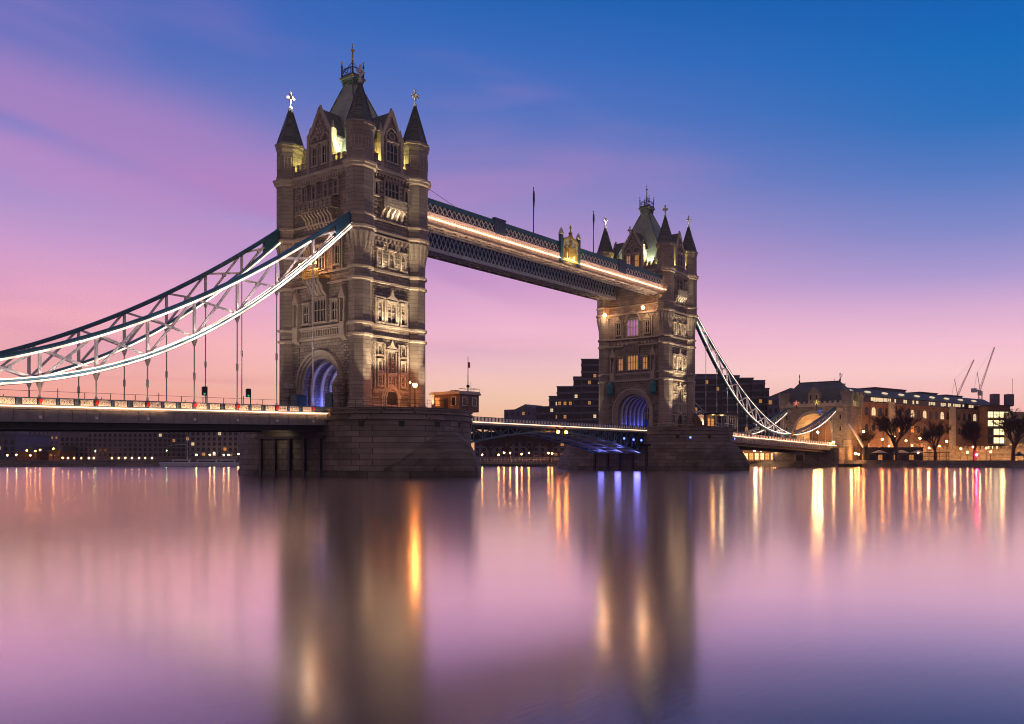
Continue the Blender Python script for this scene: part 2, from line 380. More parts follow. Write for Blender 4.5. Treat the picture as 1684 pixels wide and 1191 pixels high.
# ---------------------------------------------------------------- tower
TX, TY = 5.08, 8.84                                 # turret centres
FX, FY = 5.6, 9.35                                  # wall faces
FACE = {'U': ((0, -FY), 0), 'D': ((0, FY), math.pi), 'A': ((-FX, 0), -math.pi / 2), 'R': ((FX, 0), math.pi / 2)}
def onface(me, name, parent, face, s=0, z=0, out=0):
    (ox, oy), a = FACE[face]
    return put(me, name, parent, (ox + s * math.cos(a) + out * math.sin(a), oy + s * math.sin(a) - out * math.cos(a), z), a)
def arc_head(w, h, n=5):                            # pointed arch from (-w/2,0) over (0,h) to (w/2,0)
    a = w / 2; rr = (a * a + h * h) / (2 * a) if h > a else a
    pts = []
    for i in range(n + 1):
        x = -a + a * i / n
        cxx = -a + rr
        z = math.sqrt(max(0, rr * rr - (x - cxx) ** 2)); pts.append((x, z * h / math.sqrt(max(1e-6, rr * rr - (0 - cxx) ** 2))))
    return pts + [(-x, z) for x, z in pts[-2::-1]]
WC = {}
def window_mesh(w, h, lights=1, transom=True, pane_lit=False, hood=.18, dep=.3):
    key = (w, h, lights, transom, hood, dep)
    if key in WC: return WC[key]
    f = MB(); j = min(.22, .14 * w + .06); lw = (w - 2 * j - (lights - 1) * .14) / lights; hh = min(lw * .95, h * .35)
    f.box(-w / 2, -w / 2 + j, -dep, .02, 0, h); f.box(w / 2 - j, w / 2, -dep, .02, 0, h)
    f.box(-w / 2 - .12, w / 2 + .12, -dep - .1, .02, -.28, -.002)
    f.box(-w / 2 - hood, w / 2 + hood, -dep - .14, .02, h + .12, h + .34)
    f.box(-w / 2, w / 2, -dep + .03, .02, h, h + .118)
    for i in range(lights):
        x0 = -w / 2 + j + i * (lw + .14); xc = x0 + lw / 2
        if i < lights - 1: f.box(x0 + lw, x0 + lw + .14, -dep + .08, .02, 0, h)
        A = [(xc + x, h - hh - .02 + z) for x, z in arc_head(lw, hh)]
        m = len(A) // 2
        f.prism_y([(xc - lw / 2, h)] + A[:m + 1] + [(xc, h)], -dep + .1, .018)
        f.prism_y([(xc + lw / 2, h)] + A[:m - 1 if m > 0 else 0:-1] + [(xc, h)], -dep + .1, .018)
        if transom: f.box(x0, x0 + lw, -dep + .12, .016, h * .5, h * .5 + .12)
    p = MB().box(-w / 2 + j, w / 2 - j, -.05, .015, .0, h - .03)
    WC[key] = (f.mesh('window', 'trim'), p.mesh('pane', 'glass')); return WC[key]
def set_mat(o, m):
    o.material_slots[0].link = 'OBJECT'; o.material_slots[0].material = M[m]
def win(parent, face, s, z0, z1, w, lights=1, transom=True, lit=None, hood=.18, out=0, dep=.3):
    f, p = window_mesh(w, z1 - z0, lights, transom, hood=hood, dep=dep)
    o = onface(f, 'window', parent, face, s, z0, out); q = put(p, 'pane', o)
    if lit: set_mat(q, lit)
    return o, q

def make_tower():
    r = empty('bridge_tower', (0, 0, 0))
    AW, AS, AR = 4.7, 13.6, 4.6
    arch = [(AW * math.cos(math.pi * i / 20), AS + AR * math.sin(math.pi * i / 20)) for i in range(21)]
    b = MB(); b.prism_x([(9.35, 9.9), (9.35, 47.0), (-9.35, 47.0), (-9.35, 9.9), (-AW, 9.9)] + arch[::-1] + [(AW, 9.9)], -FX, FX)
    b.build('wall', 'stone', r)
    # rough-faced panels set on the side walls, proud of the smooth stone
    for y in (-1, 1):
        for z0, z1 in ((11.6, 21.0), (24.4, 29.2), (32.2, 37.0)):
            MB().box(-3.3, 3.3, min(y * 9.3, y * 9.41), max(y * 9.3, y * 9.41), z0, z1).build('rusticated_panel', 'rough', r)
    for x in (-1, 1):
        for y in (-1, 1):
            MB().box(min(x * 5.5, x * 5.66), max(x * 5.5, x * 5.66), min(y * 5.6, y * 7.4), max(y * 5.6, y * 7.4), 10.6, 20.6).build('rusticated_panel', 'rough', r)
    # turrets
    for x in (-TX, TX):
        for y in (-TY, TY):
            t = MB(); t.lathe(x, y, [(1.95, 9.9), (1.95, 10.5), (1.78, 10.7), (1.78, 11.1), (1.66, 11.3), (1.62, 32.6), (1.66, 33.6), (2.02, 36.2), (2.06, 37.2),
                                     (2.06, 46.6), (2.12, 47.6), (2.02, 47.8), (2.02, 51.7), (2.2, 52.1), (2.2, 52.5), (2.34, 52.6), (2.34, 52.9), (1.9, 53.0)], 8)
            o = t.build('turret', 'ashlar', r)
            # pointed corbel ribs where the turret swells
            c = MB()
            for k in range(8):
                a = 2 * math.pi * k / 8
                for da in (-.2, .2):
                    d = Vector((math.cos(a + da), math.sin(a + da), 0)); tg = Vector((-d.y, d.x, 0)); P0 = Vector((x, y, 0))
                    A = P0 + d * 1.56 + Vector((0, 0, 33.5)); B = P0 + d * 2.02 + tg * .34 + Vector((0, 0, 36.6)); C2 = P0 + d * 2.02 - tg * .34 + Vector((0, 0, 36.6))
                    D2 = P0 + d * 2.16 + Vector((0, 0, 36.6))
                    c.add([tuple(A), tuple(B), tuple(C2), tuple(D2)], [(0, 1, 3), (0, 3, 2), (1, 2, 3)])
                d = Vector((math.cos(a), math.sin(a), 0)); tg = Vector((-d.y, d.x, 0))
                # slim carved panel near the top of each face
                q = Vector((x, y, 0)) + d * 1.88
                for zz_, hh_ in ((49.0, .12), (50.7, .12)):
                    c.beam(q + tg * -.5 + Vector((0, 0, zz_)), q + tg * .5 + Vector((0, 0, zz_)), .12, hh_)
                for s_ in (-.5, 0, .5): c.beam(q + tg * s_ + Vector((0, 0, 49.0)), q + tg * s_ + Vector((0, 0, 50.7)), .1, .1)
            c.build('corbel', 'trim', o)
            k = MB(); k.lathe(x, y, [(2.3, 52.85), (2.02, 53.15), (1.36, 55.1), (.74, 57.1), (.14, 59.2)], 8)
            for i in range(8):                             # ribs up the spire
                a = math.pi / 8 + 2 * math.pi * i / 8
                k.beam((x + 2.02 * math.cos(a), y + 2.02 * math.sin(a), 53.15), (x + .18 * math.cos(a), y + .18 * math.sin(a), 59.2), .1, .1)
            kn = k.build('spire', 'slate', r)
            fz = MB(); fz.lathe(x, y, [(.14, 59.1), (.3, 59.35), (.3, 59.5), (.12, 59.7), (.12, 60.3)], 8)
            fz.box(x - .14, x + .14, y - .13, y + .13, 60.2, 61.75); fz.box(x - .60, x + .60, y - .125, y + .125, 60.72, 61.08)
            fz.box(x - .125, x + .125, y - .60, y + .60, 60.73, 61.07)
            for dx, dy in ((.6, 0), (-.6, 0), (0, .6), (0, -.6)): fz.ball((x + dx, y + dy, 60.9), .2, 6, 4)
            fz.ball((x, y, 61.75), .24, 6, 4)
            fz.build('cross_finial', 'white', kn)
    # string courses and cornices
    for z0, z1, o_, tr in ((10.7, 10.95, .12, 1.9), (21.1, 21.45, .3, 1.9), (22.85, 23.2, .34, 1.92), (29.5, 29.85, .3, 1.9), (31.2, 31.55, .34, 1.92),
                           (37.1, 37.5, .45, 2.36), (39.0, 39.3, .30, 2.26), (46.2, 46.65, .45, 2.42), (46.65, 47.05, .75, 2.6)):
        c = MB()
        for sg in (-1, 1):
            ya, yb = sorted((sg * (FY - .3), sg * (FY + o_))); c.box(-TX, TX, ya, yb, z0, z1)
            xa, xb = sorted((sg * (FX - .3), sg * (FX + o_)))
            if z0 > 20: c.box(xa, xb, -TY, TY, z0, z1)
            else: c.box(xa, xb, -TY, -5.9, z0, z1); c.box(xa, xb, 5.9, TY, z0, z1)
        for x in (-TX, TX):
            for y in (-TY, TY): c.lathe(x, y, [(tr - .3, z0 - .15), (tr, z0 + .04), (tr + .04, z1 - .03), (tr - .2, z1 + .06)], 8)
        c.build('cornice', 'trim', r)
    # battlements
    for f in 'UDAR':
        half = 3.2 if f in 'UD' else 6.9
        gw = 1.75 if f in 'UD' else 3.0
        b = MB(); b.box(-half, half, -.35, .1, 47.0, 48.2)
        x = -half
        while x < half - .3:
            if abs(x + .3) > gw: b.box(x, x + .62, -.36, .11, 48.2, 49.0); b.box(x - .06, x + .68, -.42, .17, 49.0, 49.14)
            x += 1.15
        onface(b.mesh('battlement', 'stone'), 'battlement', r, f)
        # little arcade of brackets under the top cornice
        k = MB(); x = -half
        while x < half: k.box(x, x + .22, -.62, .05, 45.7, 46.19); x += .62
        onface(k.mesh('bracket_row', 'trim'), 'bracket_row', r, f)
    # main roof
    m = MB(); m.add([(sx * a, sy * b2, z) for a, b2, z in ((4.7, 8.1, 47.1), (4.15, 7.1, 50.2), (.85, 1.12, 62.4)) for sx, sy in ((-1, -1), (1, -1), (1, 1), (-1, 1))],
                    [(k * 4 + i, k * 4 + (i + 1) % 4, k * 4 + 4 + (i + 1) % 4, k * 4 + 4 + i) for k in range(2) for i in range(4)] + [(8, 9, 10, 11)])
    rf = m.build('roof', 'roof', r)
    hp = MB()
    for sx in (-1, 1):
        for sy in (-1, 1): hp.beam((sx * 4.15, sy * 7.1, 50.2), (sx * .85, sy * 1.12, 62.4), .22, .22)
    hp.build('hip_roll', 'slate', rf)
    c = MB(); c.box(-1.15, 1.15, -1.75, 1.75, 62.2, 63.2); c.box(-1.45, 1.45, -2.05, 2.05, 63.2, 63.5); c.box(-1.7, 1.7, -2.3, 2.3, 63.5, 63.85); c.box(-1.25, 1.25, -1.85, 1.85, 63.85, 64.3)
    x = -1.6
    for i in range(6):
        for sy in (-1, 1): c.box(-1.25 + i * .46, -1.1 + i * .46, min(sy * 1.7, sy * 1.95), max(sy * 1.7, sy * 1.95), 62.6, 63.2)
    for i in range(9):
        for sx in (-1, 1): c.box(min(sx * 1.1, sx * 1.35), max(sx * 1.1, sx * 1.35), -1.8 + i * .44, -1.65 + i * .44, 62.6, 63.2)
    c.v = [(x_ * .74, y_ * .70, z_) for x_, y_, z_ in c.v]; c.build('roof_platform', 'slate', rf)
    g_ = MB()
    for sx in (-1, 1):
        for sy in (-1, 1):
            g_.lathe(sx * 1.35, sy * 1.95, [(.16, 63.8), (.16, 65.6), (.26, 65.7), (.1, 65.9), (.1, 66.2)], 6)
            g_.beam((sx * 1.35, sy * 1.95, 64.5), (0, 0, 66.6), .09); g_.beam((sx * 1.35, sy * 1.95, 65.3), (0, 0, 65.9), .07)
        for i in range(7):
            yy = -1.8 + .6 * i; g_.beam((sx * 1.35, yy, 64.2), (sx * 1.35, yy, 65.1), .06)
        g_.beam((sx * 1.35, -1.95, 65.1), (sx * 1.35, 1.95, 65.1), .08); g_.beam((-1.35, sx * 1.95, 65.1), (1.35, sx * 1.95, 65.1), .08)
        for yy in (-1.3, 0, 1.3):
            g_.beam((sx * 1.35, yy - .4, 64.3), (sx * 1.35, yy + .4, 65.1), .05); g_.beam((sx * 1.35, yy + .4, 64.3), (sx * 1.35, yy - .4, 65.1), .05)
    g_.lathe(0, 0, [(.22, 64.2), (.16, 66.4), (.10, 68.0), (.06, 69.2)], 6)
    g_.v = [(x_ * .74, y_ * .70, z_) for x_, y_, z_ in g_.v]; g_.build('crown_cresting', 'dark', rf)
    g_ = MB()
    for sx in (-1, 1):
        for sy in (-1, 1): g_.ball((sx * 1.35, sy * 1.95, 66.35), .22, 6, 4); g_.ball((sx * 1.62, sy * 2.2, 63.7), .2, 6, 4)
    for z_, rr in ((66.7, .3), (67.6, .26), (68.4, .34), (69.3, .2)): g_.ball((0, 0, z_), rr, 6, 4)
    g_.box(-.5, .5, -.06, .06, 68.33, 68.5); g_.box(-.06, .06, -.5, .5, 68.34, 68.49)
    g_.v = [(x_ * .74, y_ * .70, z_) for x_, y_, z_ in g_.v]; g_.build('gilt_finial', 'gold', rf)
    # gables (dormers) on each face
    for f in 'UDAR':
        wide = f in 'AR'; w = 5.4 if wide else 3.3; zp = 56.9 if wide else 56.3; ze = 52.7 if wide else 52.2; dep = 3.2
        d = MB(); d.prism_y([(-w / 2, 47.0), (w / 2, 47.0), (w / 2, ze), (0, zp), (-w / 2, ze)], -.12, dep)
        dm = onface(d.mesh('gable', 'stone'), 'gable', r, f)
        t = MB()
        for sg in (-1, 1):
            t.beam((sg * (w / 2 + .1), -.2, ze), (0, -.2, zp + .25), .5, .3, up=(0, 1, 0))
            t.box(min(sg * (w / 2 - .1), sg * (w / 2 + .45)), max(sg * (w / 2 - .1), sg * (w / 2 + .45)), -.4, .5, 47.0, ze + .6)
            t.lathe(sg * (w / 2 + .18), .05, [(.42, ze + .6), (.5, ze + .75), (.3, ze + .9), (.05, ze + 2.0)], 4)
        t.box(-w / 2, w / 2, -.3, .1, 47.4, 47.8); t.box(-w / 2, w / 2, -.26, .1, 51.6, 51.85)
        t.ball((0, -.1, zp + .5), .22, 6, 4)
        put(t.mesh('coping', 'trim'), 'coping', dm)
        rr_ = MB()
        for sg in (-1, 1): rr_.add([(sg * (w / 2 + .2), .15, ze - .1), (0, .15, zp + .12), (0, 5.2, zp + .12), (sg * (w / 2 + .2), 5.2, ze - .1),
                                    (sg * (w / 2 + .2), .15, ze - .3), (0, .15, zp - .1), (0, 5.2, zp - .1), (sg * (w / 2 + .2), 5.2, ze - .3)],
                                   [(0, 1, 2, 3), (4, 5, 6, 7), (0, 1, 5, 4), (1, 2, 6, 5), (2, 3, 7, 6), (3, 0, 4, 7)])
        put(rr_.mesh('gable_roof', 'slate'), 'gable_roof', dm)
        if wide:
            for s in (-1.25, 1.25): win(r, f, s, 48.3, 51.2, 1.5, 2, True, None, .1, .12, .22)
            a = MB()
            for s in (-1.3, 1.3):
                for i in range(8):
                    a0, a1 = math.pi * i / 8, math.pi * (i + 1) / 8
                    a.beam((s + .95 * math.cos(a0), -.25, 52.0 + .95 * math.sin(a0)), (s + .95 * math.cos(a1), -.25, 52.0 + .95 * math.sin(a1)), .22, .22, up=(0, 1, 0))
            for k in range(4):
                for i in range(4 - k): a.box(-1.3 + .35 * k + i * .7, -1.0 + .35 * k + i * .7, -.28, .05, 53.2 + k * .6, 53.55 + k * .6)
            put(a.mesh('tracery', 'trim'), 'tracery', dm)
        else:
            win(r, f, 0, 48.6, 51.5, 2.3, 3, True, None, .12, .12, .22)
            a = MB(); P = arc_head(2.5, 1.9, 6)
            for p, q in zip(P[:-1], P[1:]): a.beam((p[0], -.28, 51.9 + p[1]), (q[0], -.28, 51.9 + q[1]), .22, .24, up=(0, 1, 0))
            for i in range(8):
                a0, a1 = 2 * math.pi * i / 8, 2 * math.pi * (i + 1) / 8
                a.beam((.5 * math.cos(a0), -.24, 52.6 + .5 * math.sin(a0)), (.5 * math.cos(a1), -.24, 52.6 + .5 * math.sin(a1)), .12, .14, up=(0, 1, 0))
            a.box(-1.5, 1.5, -.2, .1, 47.05, 47.9)
            put(a.mesh('tracery', 'trim'), 'tracery', dm)
    # side faces (up and down river)
    for f in 'UD':
        b = MB(); P = arc_head(2.3, 1.5, 6)                                   # doorway
        for off, dd in ((0, .45), (.28, .3), (.55, .18)):
            Q = [(x * (1 + off * .85), z * (1 + off * .7)) for x, z in P]
            for p, q in zip(Q[:-1], Q[1:]): b.beam((p[0], -dd / 2, 12.0 + p[1]), (q[0], -dd / 2, 12.0 + q[1]), .24, dd, up=(0, 1, 0))
            for sg in (-1, 1): b.box(sg * 1.15 * (1 + off * .85) - .12, sg * 1.15 * (1 + off * .85) + .12, -dd, 0, 10.0, 12.0)
        o = onface(b.mesh('doorway', 'trim'), 'doorway', r, f)
        d = MB(); d.prism_y([(-1.05, 9.95), (1.05, 9.95)] + [(x * .9, 12.0 + z * .9) for x, z in P[::-1]], -.1, .05)
        put(d.mesh('door', 'dark'), 'door', o)
        for k in range(4): pass
        # ground storey windows
        win(r, f, 0, 15.9, 19.2, 1.75, 2, True, None, .2); win(r, f, 0, 13.75, 15.3, 1.6, 2, False, None, .05)
        for s in (-2.15, 2.15):
            for z0, z1 in ((13.9, 15.4), (16.1, 17.6), (18.6, 20.1)):
                win(r, f, s, z0, z1, .95, 1, False, 'lito' if (s < 0) else None, .12)
        b = MB(); b.prism_y([(-1.1, 19.62), (1.1, 19.62), (.3, 20.2), (0, 21.0), (-.3, 20.2)], -.42, .02)
        for sg in (-1, 1): b.box(sg * 1.3 - .16, sg * 1.3 + .16, -.36, 0, 13.4, 20.3); b.box(sg * 3.0 - .12, sg * 3.0 + .12, -.25, 0, 13.4, 20.6)
        b.box(-3.25, 3.25, -.22, 0, 12.95, 13.2)
        onface(b.mesh('hood_mould', 'trim'), 'hood_mould', r, f)
        # second storey
        for s, w_, n_ in ((-2.15, 1.05, 1), (0, 1.9, 2), (2.15, 1.05, 1)): win(r, f, s, 23.6, 26.7, w_, n_, True, None, .1)
        b = MB(); b.box(-3.0, -1.2, -.46, 0, 27.2, 27.42); b.box(1.2, 3.0, -.46, 0, 27.2, 27.42)
        b.prism_y([(-1.2, 27.2), (1.2, 27.2), (.35, 27.8), (.12, 28.6), (0, 29.1), (-.12, 28.6), (-.35, 27.8)], -.46, .02)
        for s in (-2.9, -1.15, 1.15, 2.9): b.box(s - .14, s + .14, -.3, 0, 23.3, 27.2)
        onface(b.mesh('hood_mould', 'trim'), 'hood_mould', r, f)
        # third storey with corbel table
        for s in (-2.2, 0, 2.2): win(r, f, s, 32.2, 34.6, 1.15, 1, True, None, .18)
        b = MB()
        for k, z in enumerate((35.35, 36.1)):
            for i in range(8 if k else 9):
                x = -2.95 + i * .74 + (.37 if k else 0); b.box(x - .16, x + .16, -.3 - .18 * k, 0, z, z + .5); b.box(x - .1, x + .1, -.2, 0, z - .25, z)
            b.box(-3.25, 3.25, -.28 - .2 * k, 0, z + .5, z + .66)
        onface(b.mesh('corbel_table', 'trim'), 'corbel_table', r, f)
        # fourth storey: balcony and big window
        win(r, f, 0, 42.9, 45.4, 2.9, 4, True, None, .15); win(r, f, 2.75, 42.9, 44.9, .85, 1, False, None, .1); win(r, f, -2.75, 42.9, 44.9, .85, 1, False, None, .1)
        b = MB(); b.box(-2.1, 2.1, -1.15, 0, 41.2, 41.5); b.box(-2.1, 2.1, -1.15, -.95, 41.5, 42.5); b.box(-2.2, 2.2, -1.25, -.9, 42.5, 42.7)
        for sg in (-1, 1): b.box(sg * 2.0 - .1, sg * 2.0 + .1, -.95, 0, 41.5, 42.5)
        onface(b.mesh('balcony', 'stone'), 'balcony', r, f)
        b = MB()
        for i in range(5):
            x = -1.8 + .9 * i
            b.prism_x([(-1.1, 41.2), (-1.1, 40.9), (-.55, 40.4), (-.45, 40.0), (0, 39.5), (0, 41.2)], x - .16, x + .16)
        for sg in (-1, 1):
            for k in range(5): b.box(sg * 2.85 - .3 + (.12 if k % 2 else 0), sg * 2.85 + .3 - (0 if k % 2 else .12), -.2, 0, 39.5 + k * .62, 39.85 + k * .62)
            for k in range(4): b.box(sg * 1.8 - .18, sg * 1.8 + .18, -.2, 0, 42.95 + k * .66, 43.35 + k * .66)
        onface(b.mesh('corbel', 'trim'), 'corbel', r, f)
    # road faces
    for f in 'AR':
        b = MB()                                                              # arch mouldings
        for off, dd in ((.15, .10), (.6, .35), (1.05, .6)):
            n = 18
            for i in range(n):
                a0, a1 = math.pi * i / n, math.pi * (i + 1) / n
                b.beam(((4.7 + off) * math.cos(a0), -dd / 2, 13.6 + (4.6 + off) * math.sin(a0)), ((4.7 + off) * math.cos(a1), -dd / 2, 13.6 + (4.6 + off) * math.sin(a1)), .42, dd, up=(0, 1, 0))
            for sg in (-1, 1): b.box(sg * (4.7 + off) - .2, sg * (4.7 + off) + .2, -dd, 0, 9.95, 13.6)
        onface(b.mesh('arch_moulding', 'trim'), 'arch_moulding', r, f)
        # frieze of blind panels
        b = MB(); b.box(-6.6, 6.6, -.2, 0, 21.5, 21.7); b.box(-6.6, 6.6, -.2, 0, 22.6, 22.8)
        for i in range(23): b.box(-6.6 + i * .59, -6.42 + i * .59, -.18, 0, 21.7, 22.6)
        onface(b.mesh('frieze', 'trim'), 'frieze', r, f)
        lit = 'lito' if f == 'R' else None
        win(r, f, 0, 23.9, 27.4, 3.4, 4, True, None, .15)
        for s in (-3.6, 3.6): win(r, f, s, 23.9, 26.8, 1.7, 2, True, None, .15)
        for s in (-5.9, 5.9):                                                 # statue niches with crocketed canopies
            b = MB()
            b.box(s - .65, s - .42, -.6, 0, 23.4, 27.0); b.box(s + .42, s + .65, -.6, 0, 23.4, 27.0)
            b.prism_y([(s - .8, 27.0), (s + .8, 27.0), (s, 29.0)], -.7, 0); b.prism_x([(-.7, 21.3), (-.7, 23.4), (0, 23.4), (0, 20.6)], s - .6, s + .6)
            b.lathe(s, -.25, [(.12, 29.0), (.2, 29.2), (.05, 29.5)], 6)
            b.lathe(s, -.22, [(.26, 23.4), (.3, 24.3), (.2, 25.2), (.12, 25.5), (.18, 25.75), (.1, 26.0)], 6)
            onface(b.mesh('niche', 'trim'), 'niche', r, f)
        b = MB(); b.prism_x([(-1.6, 30.3), (-1.6, 29.9), (-1.1, 29.3), (-.9, 28.6), (-.35, 27.9), (0, 27.7), (0, 30.3)], -1.9, 1.9)  # oriel base
        for i in range(5): b.prism_x([(-1.75, 30.3), (-1.75, 29.8), (-1.2, 29.2), (-1.0, 28.5), (-.4, 27.8), (0, 27.6), (0, 30.3)], -1.9 + i * .9, -1.7 + i * .9)
        onface(b.mesh('oriel_corbel', 'trim'), 'oriel_corbel', r, f)
        for s in (-4.3, 4.3): win(r, f, s, 32.4, 35.3, 1.5, 2, True, None, .2)
        b = MB()
        for s in (-4.3, 4.3):
            b.prism_y([(s - .9, 35.75), (s + .9, 35.75), (s, 37.0)], -.4, 0)
        for s in (-5.5, -3.1, 3.1, 5.5): b.box(s - .12, s + .12, -.3, 0, 31.6, 36.4)
        onface(b.mesh('hood_mould', 'trim'), 'hood_mould', r, f)
        if f == 'R':
            win(r, f, 0, 32.0, 35.9, 3.6, 4, True, 'litp', .2)
            b = MB(); P = arc_head(4.4, 2.6, 8)
            for p, q in zip(P[:-1], P[1:]): b.beam((p[0], -.3, 35.2 + p[1]), (q[0], -.3, 35.2 + q[1]), .3, .5, up=(0, 1, 0))
            for i in range(12): b.box(-5.6 + i, -5.2 + i, -.3, 0, 30.0, 30.5)
            onface(b.mesh('tracery', 'trim'), 'tracery', r, f)
        else:
            b = MB(); b.box(-2.1, 2.1, -1.9, 0, 30.3, 30.55)                   # lamp balcony
            for i in range(8): b.box(-2.05 + i * .57, -1.93 + i * .57, -1.9, -1.8, 30.55, 31.5)
            for i in range(7): b.beam((-2.0 + i * .57, -1.85, 30.6), (-1.45 + i * .57, -1.85, 31.4), .08); b.beam((-1.45 + i * .57, -1.85, 30.6), (-2.0 + i * .57, -1.85, 31.4), .08)
            b.box(-2.15, 2.15, -1.95, -1.75, 31.5, 31.65)
            for sg in (-1, 1): b.box(sg * 2.05 - .06, sg * 2.05 + .06, -1.8, 0, 31.4, 31.5); b.box(sg * 2.05 - .06, sg * 2.05 + .06, -1.8, 0, 30.9, 31.0)
            onface(b.mesh('lamp_balcony', 'gold'), 'lamp_balcony', r, f)
            win(r, f, 0, 32.0, 35.6, 2.6, 3, True, None, .2)
            for s in (-4.0, -1.5, 1.5, 4.0): win(r, f, s, 43.1, 45.3, 1.35, 2, True, None, .15)
            b = MB(); b.box(-4.6, 4.6, -1.3, 0, 40.9, 41.2); b.box(-4.6, 4.6, -1.3, -1.1, 41.2, 42.3); b.box(-4.7, 4.7, -1.4, -1.05, 42.3, 42.5)
            for i in range(9): b.box(-4.5 + i * 1.1, -4.3 + i * 1.1, -1.42, -1.3, 41.2, 42.3)
            for sg in (-1, 1): b.box(sg * 4.5 - .1, sg * 4.5 + .1, -1.1, 0, 41.2, 42.3)
            onface(b.mesh('balcony', 'stone'), 'balcony', r, f)
            b = MB()
            for i in range(9):
                x = -3.2 + .8 * i
                b.prism_x([(-1.2, 40.9), (-1.2, 40.5), (-.6, 39.9), (-.5, 39.4), (0, 38.4), (0, 40.9)], x - .17, x + .17)
            onface(b.mesh('corbel', 'trim'), 'corbel', r, f)
    # vault ribs inside the arch
    for x in (-4.2, -2.5, -.8, .9, 2.6, 4.3):
        b = MB(); n = 16
        for i in range(n):
            a0, a1 = math.pi * i / n, math.pi * (i + 1) / n
            b.beam((x, 4.45 * math.cos(a0), 13.6 + 4.35 * math.sin(a0)), (x, 4.45 * math.cos(a1), 13.6 + 4.35 * math.sin(a1)), .35, .5, up=(1, 0, 0))
        for sg in (-1, 1): b.box(x - .17, x + .17, sg * 4.5 - .2, sg * 4.5 + .2, 9.95, 13.6)
        b.build('vault_rib', 'white', r)
    # teal gate housings beside the road and little lodge
    for sg in (-1, 1):
        b = MB(); b.box(-7.4, -5.7, min(sg * 3.6, sg * 5.2), max(sg * 3.6, sg * 5.2), 9.95, 12.6); b.build('gate_housing', 'teal', r)
        b = MB(); b.lathe(-7.0, sg * 6.2, [(.75, 9.95), (.75, 12.2), (.95, 12.3), (.85, 12.6), (.85, 13.6), (1.0, 13.7), (.1, 15.2)], 4); b.build('gate_lodge', 'stone', r)
    return r
tower = make_tower()
tag(tower, 'nearer gothic stone tower with steep roof and four spired turrets', 'tower', 'two towers of the bridge')
tower2 = copy_tree(tower); tower2.location = (82.3, 0, 0); tower2.rotation_euler.z = math.pi
tag(tower2, 'farther gothic stone tower, standing beyond the central span', 'tower', 'two towers of the bridge')
bpy.context.view_layer.update()
# lit panes on the farther tower's river face
for w_ in kids(tower2):
    if w_.name.startswith('window'):
        loc = w_.location
        pn = kids(w_)[0]
        if loc.x > 5.3 and 23 < loc.z < 25: set_mat(pn, 'lito')
        elif loc.x > 5.3 and 47 < loc.z < 50 and loc.y > -5: set_mat(pn, 'lito')
        elif abs(loc.y) > 9 and loc.x < 3 and loc.z < 20: set_mat(pn, 'glass')
for w_ in kids(tower):
    if w_.name.startswith('window') and w_.location.x < -5.3 and 23 < w_.location.z < 36:
        set_mat(kids(w_)[0], 'lito' if rnd.random() < .0 else 'glass')
for sy in (-1, 1):                                     # teal lantern boxes beside the far arch
    b = MB(); b.lathe(0, 0, [(.3, 17.9), (.85, 18.5), (.85, 20.4), (.3, 21.2)], 6, sx=1, sy=1)
    o = b.build('lantern_box', 'tealm', None, (82.3 - 6.5, sy * 6.3, -.2)); o.parent = tower2
    o.location = (6.5, -sy * 6.3, -.2)
    l_ = MB().lathe(0, 0, [(.06, 0), (.06, .9)], 4); 

